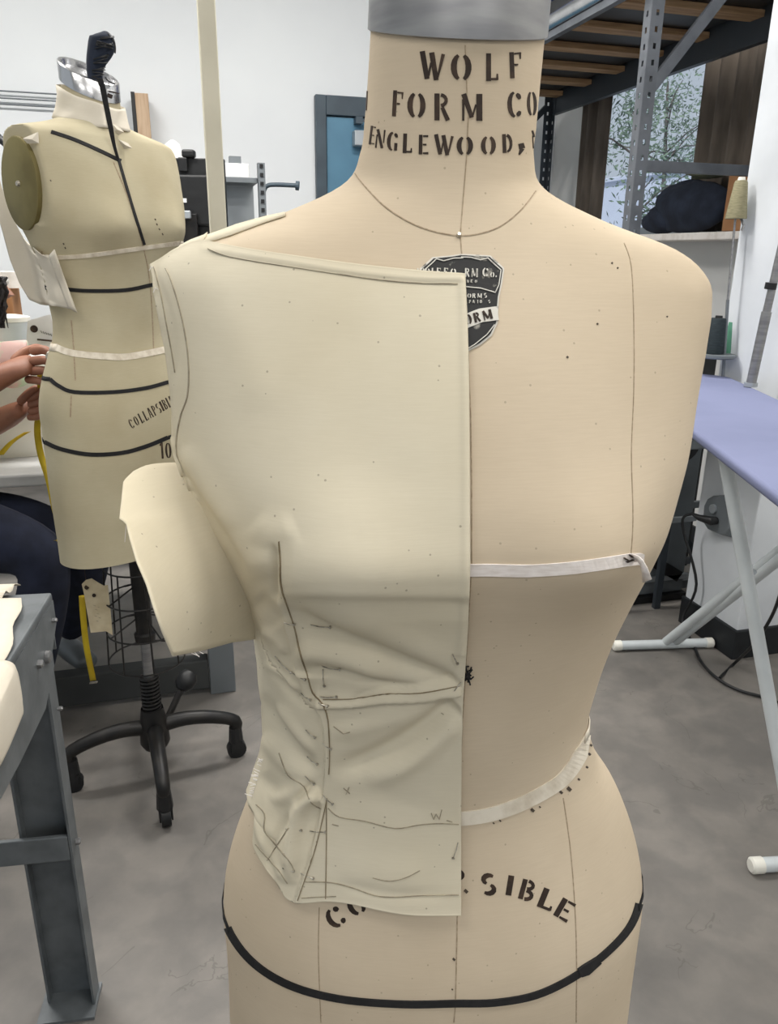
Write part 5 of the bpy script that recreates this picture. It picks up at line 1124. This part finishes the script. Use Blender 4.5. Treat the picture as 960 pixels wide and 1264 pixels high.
for y, m in ((YA + .012, 'rack'), (YB_ - .012, 'rackdark')):
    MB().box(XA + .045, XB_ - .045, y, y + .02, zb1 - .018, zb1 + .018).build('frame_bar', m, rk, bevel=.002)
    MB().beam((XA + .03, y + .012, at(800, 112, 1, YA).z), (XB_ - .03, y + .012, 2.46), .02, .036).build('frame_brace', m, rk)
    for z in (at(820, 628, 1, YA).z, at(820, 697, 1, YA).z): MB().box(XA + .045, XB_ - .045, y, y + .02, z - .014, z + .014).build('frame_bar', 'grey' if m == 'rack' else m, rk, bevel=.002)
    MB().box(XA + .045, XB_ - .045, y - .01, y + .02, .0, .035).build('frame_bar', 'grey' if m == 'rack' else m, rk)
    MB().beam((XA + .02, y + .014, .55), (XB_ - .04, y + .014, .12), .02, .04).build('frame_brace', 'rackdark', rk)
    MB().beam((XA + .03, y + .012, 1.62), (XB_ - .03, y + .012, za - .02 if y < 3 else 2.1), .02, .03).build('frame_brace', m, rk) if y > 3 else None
MB().tube([(XA - .02, YA - .9, ZD + .035), (XA - .02, YB_ + .02, ZD + .035)], .030, 20).build('front_rail', 'chrome', rk, smooth=True)
MB().box(XA - .03, XA - .004, YA + .0, YB_, ZD - .022, ZD + .003).build('front_beam', 'rack', rk); MB().box(XB_ + .001, XB_ + .03, YA, YB_, ZD - .10, ZD + .02).build('rear_beam', 'rackdark', rk)
ys = [2.70 + .305 * i for i in range(6)]
for i, y in enumerate(ys):
    MB().box(XA, XB_, y, y + .075, ZD - .022, ZD).build('deck_slat', 'wood', rk, bevel=.002)
t = thing('black_flat_pack', 'dark flat load lying on the deck slats of the rack', 'board', (1.84, 3.4, ZD))
MB().box(XA + .02, XB_ - .02, 2.56, 4.3, ZD + .001, ZD + .14).build('load_body', 'black', t, bevel=.01); MB().box(XA + .10, XB_ - .1, 2.70, 4.1, ZD + .141, ZD + .152).build('load_lid', 'rackdark', t, bevel=.003)
t = thing('blue_bin', 'dark blue bin on the rack beside the steel neck cap', 'bin', (1.7, 3.6, ZD + .153))
MB().box(XA + .03, XB_ - .06, 3.35, 3.95, ZD + .153, ZD + .45).build('bin_body', 'bluebin', t, bevel=.02); MB().box(XA + .02, XB_ - .05, 3.34, 3.96, ZD + .451, ZD + .475).build('bin_rim', 'bluebin', t, bevel=.006)
t = thing('grey_panel_stack', 'dark grey boards standing low inside the storage rack', 'board', (1.84, 2.7, .04))
for i in range(3):
    MB().box(XA + .05, XB_ - .02, 2.66 + i * .03, 2.682 + i * .03, .04, .95 - i * .03).build('panel', 'greyboard', t, bevel=.002)
t = thing('low_cabinet', 'dark grey low cabinet with pale rails beside the column foot', 'cabinet', (1.68, 2.47, 0))
MB().box(1.44, 1.93, 2.455, 2.52, .03, .66).build('cabinet_body', 'grey', t, bevel=.004)
for z in (.335, .09): MB().box(1.43, 1.94, 2.438, 2.454, z, z + .022).build('front_rail', 'alu', t, bevel=.002)
MB().box(1.43, 1.94, 2.435, 2.52, 0, .029).build('plinth', 'black', t, bevel=.002)
MB().beam((1.50, 2.444, .345), (1.90, 2.444, .10), .012, .045).build('diagonal_brace', 'black', t)
# curtains
def curtain(y0, y1, label, x=XR - .028):
    t = thing('curtain', label, 'curtain', (x, (y0 + y1) / 2, 1.4), 'brown curtains'); V = []; n = 60; zz = [1.43, 1.7, 2.0, 2.36]
    for z in zz:
        for i in range(n + 1):
            u = i / n; V.append((x + .022 * math.sin(u * (y1 - y0) * 2 * PI / .11 + .3 * z), y0 + (y1 - y0) * u, z))
    MB().add(V, [(i * (n + 1) + j, i * (n + 1) + j + 1, (i + 1) * (n + 1) + j + 1, (i + 1) * (n + 1) + j) for i in range(3) for j in range(n)]).build('curtain_cloth', 'curtain', t, smooth='all', solid=.002)
    MB().box(x - .03, x + .03, y0 - .01, y1 + .01, 2.361, 2.385).build('heading_band', 'curtain', t)
curtain(at(743, 180, 0, XR - .05).y, at(713, 180, 0, XR - .05).y, 'narrow brown curtain left of the slotted rack post')
curtain(2.42, at(862, 150, 0, XR - .05).y, 'wide brown curtain at the right beside the white column')
MB().tube([(XR - .028, 2.35, 2.40), (XR - .028, 4.55, 2.40)], .012, 10).build('curtain_rod', 'blackmetal', None, smooth=True); tag(bpy.data.objects['curtain_rod'], 'dark rod carrying the brown curtains over the window', 'rod')
# on the sill
def lump(name, label, cat, m, c, rad, seed, amp=.18, part='bundle', par=None, squash=1):
    R_ = random.Random(seed); bm_v = []; n, k = 22, 12; ph = [(R_.uniform(2, 6), R_.uniform(0, 6), R_.uniform(2, 5)) for _ in range(5)]
    for i in range(k + 1):
        th = PI * i / k
        for j in range(n):
            a = 2 * PI * j / n; f = 1 + amp * sum(math.sin(p * a + q + r * th) for p, q, r in ph) / 3
            bm_v.append((c[0] + rad[0] * f * math.sin(th) * math.cos(a), c[1] + rad[1] * f * math.sin(th) * math.sin(a), max(c[2] + rad[2] * (-math.cos(th)) * (f if th > 1.2 else 1), c[2] - rad[2] * squash)))
    t = par or thing(name, label, cat, (c[0], c[1], c[2] - rad[2]))
    MB().add(bm_v, [(i * n + j, i * n + (j + 1) % n, (i + 1) * n + (j + 1) % n, (i + 1) * n + j) for i in range(k) for j in range(n)]).build(part, m, t, smooth='all'); return t
bc = at(868, 245, 0, XR - .1)
t = lump('fabric_bundle', 'dark navy bundle of cloth on the window sill', 'bundle', 'navy', (XR - .14, bc.y + .03, WZ0 + .105), (.065, .27, .105), 4, .14)
lump(None, None, None, 'navy', (XR - .14, bc.y + .22, WZ0 + .062), (.062, .13, .062), 8, .12, 'cloth_fold', t)
lump('olive_cloth', 'crumpled olive green cloth on top of the navy bundle', 'cloth', 'olive', (XR - .14, bc.y - .08, WZ0 + .235), (.055, .13, .022), 6, .2, 'cloth')
yb = at(925, 245, 0, XR - .1).y
t = thing('carton', 'tan cardboard carton at the right end of the window sill', 'box', (XR - .1, yb, WZ0)); MB().box(XR - .195, XR - .06, yb - .11, yb + .02, WZ0 + .001, WZ0 + .21).build('carton_body', 'card', t, bevel=.003); MB().box(XR - .199, XR - .056, yb - .115, yb + .025, WZ0 + .211, WZ0 + .217).build('carton_flap', 'card', t)

# ------------------------------------------------------------------ sewing table and thread stand by the column
sx, sy = atF(893, 480, 2.60).x, atF(893, 480, 2.60).y
sw = thing('sewing_table', 'small grey sewing table with a round black pulley behind the ironing board', 'table', (sx, sy + .05, 0))
sx = min(sx, 1.70)
MB().box(sx - .13, sx + .09, sy - .02, sy + .22, .70, .735).build('table_top', 'grey', sw, bevel=.004)
for x in (sx - .12, sx + .06): MB().box(x, x + .025, sy + .18, sy + .20, 0, .699).build('leg', 'rackdark', sw)
pc = atF(836, 545, 2.62); MB().tube([(pc.x, pc.y, pc.z), (pc.x + .02, pc.y + .08, pc.z)], .085, 32).build('pulley', 'black', sw, smooth=True, bevel=.004)
MB().tube([(pc.x + .02, pc.y + .0801, pc.z), (pc.x + .03, pc.y + .12, pc.z)], .03, 20).build('pulley_shaft', 'blackmetal', sw, smooth=True)
ts = thing('thread_stand', 'thin steel thread stand rising above the ironing board', 'thread stand', (sx, sy, .735))
r1, r2, r3 = atF(891, 485, 2.58), atF(898, 370, 2.60), atF(908, 262, 2.62)
MB().tube([Vector((r1.x, r1.y, .736)), r1, r2], .0052, 10).build('lower_rod', 'grey', ts, smooth=True); MB().tube([r2, r3], .0036, 10).build('upper_rod', 'steel', ts, smooth=True)
k0 = atF(884, 437, 2.60); MB().lathe([(.058, -.012), (.062, -.008), (.062, 0), (.055, .001)], (k0.x, k0.y, k0.z), 28).build('spool_tray', 'grey', ts, smooth=True)
sp1 = thing('thread_cone', 'dark cone of thread on the tray of the thread stand', 'thread', (k0.x, k0.y, k0.z), 'thread cones')
c1 = atF(881, 434, 2.60); MB().lathe([(.030, .002), (.031, .008), (.024, .112), (.022, .116)], (c1.x, c1.y, k0.z), 28).build('wound_thread', 'darkthread', sp1, smooth=True); MB().lathe([(.012, .116), (.011, .124)], (c1.x, c1.y, k0.z), 16).build('cone_tip', 'black', sp1, smooth=True)
sp2 = thing('thread_cone', 'khaki cone of thread high on top of the thin rod', 'thread', r3, 'thread cones')
c2 = atF(908, 270, 2.62); MB().lathe([(.032, 0), (.032, .006), (.020, .105), (.017, .112)], (c2.x, c2.y, c2.z), 28).build('wound_thread', 'brass', sp2, smooth=True); MB().lathe([(.012, .112), (.010, .122)], (c2.x, c2.y, c2.z), 16).build('cone_tip', 'whitecap', sp2, smooth=True); MB().tube([c2 + Vector((.02, 0, 0)), c2 + Vector((.026, -.01, -.02)), c2 + Vector((.02, -.01, -.035))], .004, 8).build('thread_hook', 'steel', sp2, smooth=True)
sp3 = thing('thread_cone', 'green cone of thread half hidden by the white column', 'thread', (k0.x + .05, k0.y, k0.z), 'thread cones')
c3 = atF(901, 430, 2.64); MB().lathe([(.026, 0), (.026, .006), (.016, .10)], (c3.x, c3.y, k0.z + .001), 24).build('wound_thread', 'greenthread', sp3, smooth=True); MB().lathe([(.010, .1), (.009, .108)], (c3.x, c3.y, k0.z), 16).build('cone_tip', 'black', sp3, smooth=True)

# ------------------------------------------------------------------ ironing board
ZT = .945
ib = thing('ironing_board', 'ironing board with a lavender blue cover and white tube legs', 'ironing board', (1.4, 1.6, 0))
A0 = at(850, 527, 2, ZT); A1 = at(960, 611, 2, ZT); ax = Vector((A1.x - A0.x, A1.y - A0.y, 0)).normalized(); sdw = Vector((-ax.y, ax.x, 0));
B0 = at(905, 475, 2, ZT)
if (B0 - A0).dot(sdw) < 0: sdw = -sdw
wdt = .36; A00 = Vector((A0.x, A0.y, 0))
Lb, Lf = (B0 - A0).dot(ax) - .25, 1.02
def outline(off=0):
    P = []
    for t_, a_, b_ in [(Lb - off, .12, .24)]: pass
    n = 14
    for i in range(n + 1): a_ = PI * i / n; P.append((Lb + .10 - (.10 + off) * math.sin(a_), wdt / 2 - (wdt / 2 + off) * math.cos(a_)))
    P += [(Lf - .05, wdt + off), (Lf + off, wdt - .03), (Lf + off, .03), (Lf - .05, -off)]
    return P
def plate(off, z0, z1):
    P = outline(off); n = len(P); V = [A00 + ax * a + sdw * b + Vector((0, 0, z)) for z in (z0, z1) for a, b in P]
    return MB().add(V, [tuple(range(n))[::-1], tuple(range(n, 2 * n))] + [(i, (i + 1) % n, (i + 1) % n + n, i + n) for i in range(n)])
plate(0, ZT - .022, ZT).build('padded_cover', 'blue', ib, smooth=True, bevel=.007); plate(-.02, ZT - .030, ZT - .0222).build('board_deck', 'whitepipe', ib)
f1a, f1b = at(762, 797, 2, .018), at(878, 793, 2, .018); f1a.z = f1b.z = .0185; f1b.x = min(f1b.x, 1.765)
dft = (f1b - f1a).normalized(); f2a = at(934, 1068, 2, .0185); f2b = f2a + dft * .42; c1_, c2_ = (f1a + f1b) / 2 + dft * .03, (f2a + f2b) / 2
for p, q in ((f1a, f1b), (f2a, f2b)):
    o = MB().tube([p, q], .0165, 18).build('foot_bar', 'whitepipe', ib, smooth=True)
    for e, g in ((p, (p - q).normalized()), (q, (q - p).normalized())): MB().tube([e - g * .012, e + g * .012, e + g * .016], [.0185, .0185, .014], 18).build('foot_cap', 'whitecap', o, smooth=True)
crs = atF(925, 706, (fdist(at(925, 706, 2, .45))))
t1 = atF(890, 566, 1.72); t1.z = ZT - .035
def legpair(base, top, name):
    for s in (-.014, .014): pass
    MB().tube([base, base.lerp(top, .5), top], .0155, 16).build(name, 'whitepipe', ib, smooth=True)
baseB = at(985, 1062, 2, .03); legpair(baseB, t1, 'leg_tube')
base1 = at(822, 792, 2, .03); top1 = A00 + ax * .80 + sdw * .2 + Vector((0, 0, ZT - .035)); dirv = at(960, 690, 1, 1.75)
legpair(base1, at(985, 662, 1, 1.62) , 'leg_tube'); legpair(at(985, 662, 1, 1.62), top1, 'leg_tube')
legpair(base1 + dft * .035, at(985, 672, 1, 1.60), 'leg_tube')
MB().tube([atF(922, 706, 1.93), atF(930, 706, 1.87)], .008, 10).build('pivot_bolt', 'alu', ib, smooth=True)
MB().beam(t1 + sdw * .005, t1 + sdw * .25, .02, .02).build('top_bracket', 'whitepipe', ib); MB().beam(top1 - sdw * .12, top1 + sdw * .1, .02, .02).build('top_bracket', 'whitepipe', ib)
# steel pole standing on the board beside the column
pb = at(926, 477, 2, ZT + .002); F_ = fdist(pb)
sp = thing('steel_pole', 'steel telescopic pole with a black ring standing on the ironing board edge', 'pole', pb)
MB().tube([pb, atF(946, 385, F_ - .01)], .0145, 16).build('lower_tube', 'steel', sp, smooth=True); MB().tube([atF(946, 385, F_ - .01), atF(968, 290, F_ - .02), atF(990, 190, F_ - .03)], .0115, 16).build('upper_tube', 'steel', sp, smooth=True)
MB().tube([atF(950.2, 357, F_ - .0125), atF(952, 349, F_ - .0135)], .0165, 18).build('black_ring', 'black', sp, smooth=True); MB().tube([pb + Vector((0, 0, .0)), pb + Vector((0, 0, .012))], .02, 16).build('clip_foot', 'alu', sp, smooth=True)
# socket box, plug and cable on the column
ob = thing('socket_box', 'grey round socket box on the white column', 'socket', (CXa, 2.1, .48))
oc = at(893, 634, 0, CXa); 
P = [at(x, y, 0, CXa) for x, y in ((875, 622), (880, 612), (893, 611), (904, 606), (912, 625), (910, 655), (905, 664), (893, 661), (880, 655), (873, 644))]
n = len(P); c = Vector((CXa - .03, oc.y, oc.z)); V = [p_ + Vector((-.001, 0, 0)) for p_ in P] + [c.lerp(Vector((CXa - .03, p_.y, p_.z)), .85) for p_ in P]
MB().add(V, [tuple(range(n, 2 * n))] + [(i, (i + 1) % n, (i + 1) % n + n, i + n) for i in range(n)]).build('box_body', 'grey', ob, bevel=.003)
o1 = at(881, 628, 0, CXa - .03); MB().tube([(CXa - .0302, o1.y, o1.z), (CXa - .038, o1.y, o1.z)], .016, 16).build('socket_face', 'alu', ob)
MB().tube([at(899, 608, 0, CXa - .006), at(897, 600, 0, CXa - .006), at(894, 575, 0, CXa - .006)], .006, 8).build('conduit', 'alu', ob, smooth=True)
pg = at(878, 643, 0, CXa - .05)
cbv = thing('power_cable', 'black power cable with plug falling from the socket box to the floor', 'cable', (pg.x, pg.y, 0))
MB().tube([pg + Vector((.018, 0, 0)), pg, pg + Vector((-.02, .04, .0)), pg + Vector((-.025, .075, .004))], [.014, .016, .011, .005], 12).build('plug', 'black', cbv, smooth=True)
fl = lambda x, y: tuple(at(x, y, 2, .009))
s_pt = pg + Vector((-.025, .075, .004)); fx = at(853, 775, 2, .009); fx.x = 1.745; fx.y = 2.19
MB().tube(smoothpts([tuple(s_pt), (s_pt.x - .01, s_pt.y + .03, s_pt.z - .05), (fx.x + .02, fx.y - .02, .2), (fx.x, fx.y, .05), fl(856, 796), fl(866, 818), fl(886, 838), fl(912, 852), fl(940, 860), fl(975, 872)], 6), .005, 8).build('cable', 'black', cbv, smooth=True)
g0 = Vector(fl(888, 837))
MB().tube(smoothpts([tuple(g0), fl(905, 820), tuple(at(930, 795, 1, g0.y - .1)), tuple(at(950, 765, 1, g0.y - .16)), tuple(at(962, 735, 1, g0.y - .2)), tuple(at(972, 690, 1, g0.y - .22))], 6), .005, 8).build('branch_cable', 'black', cbv, smooth=True)
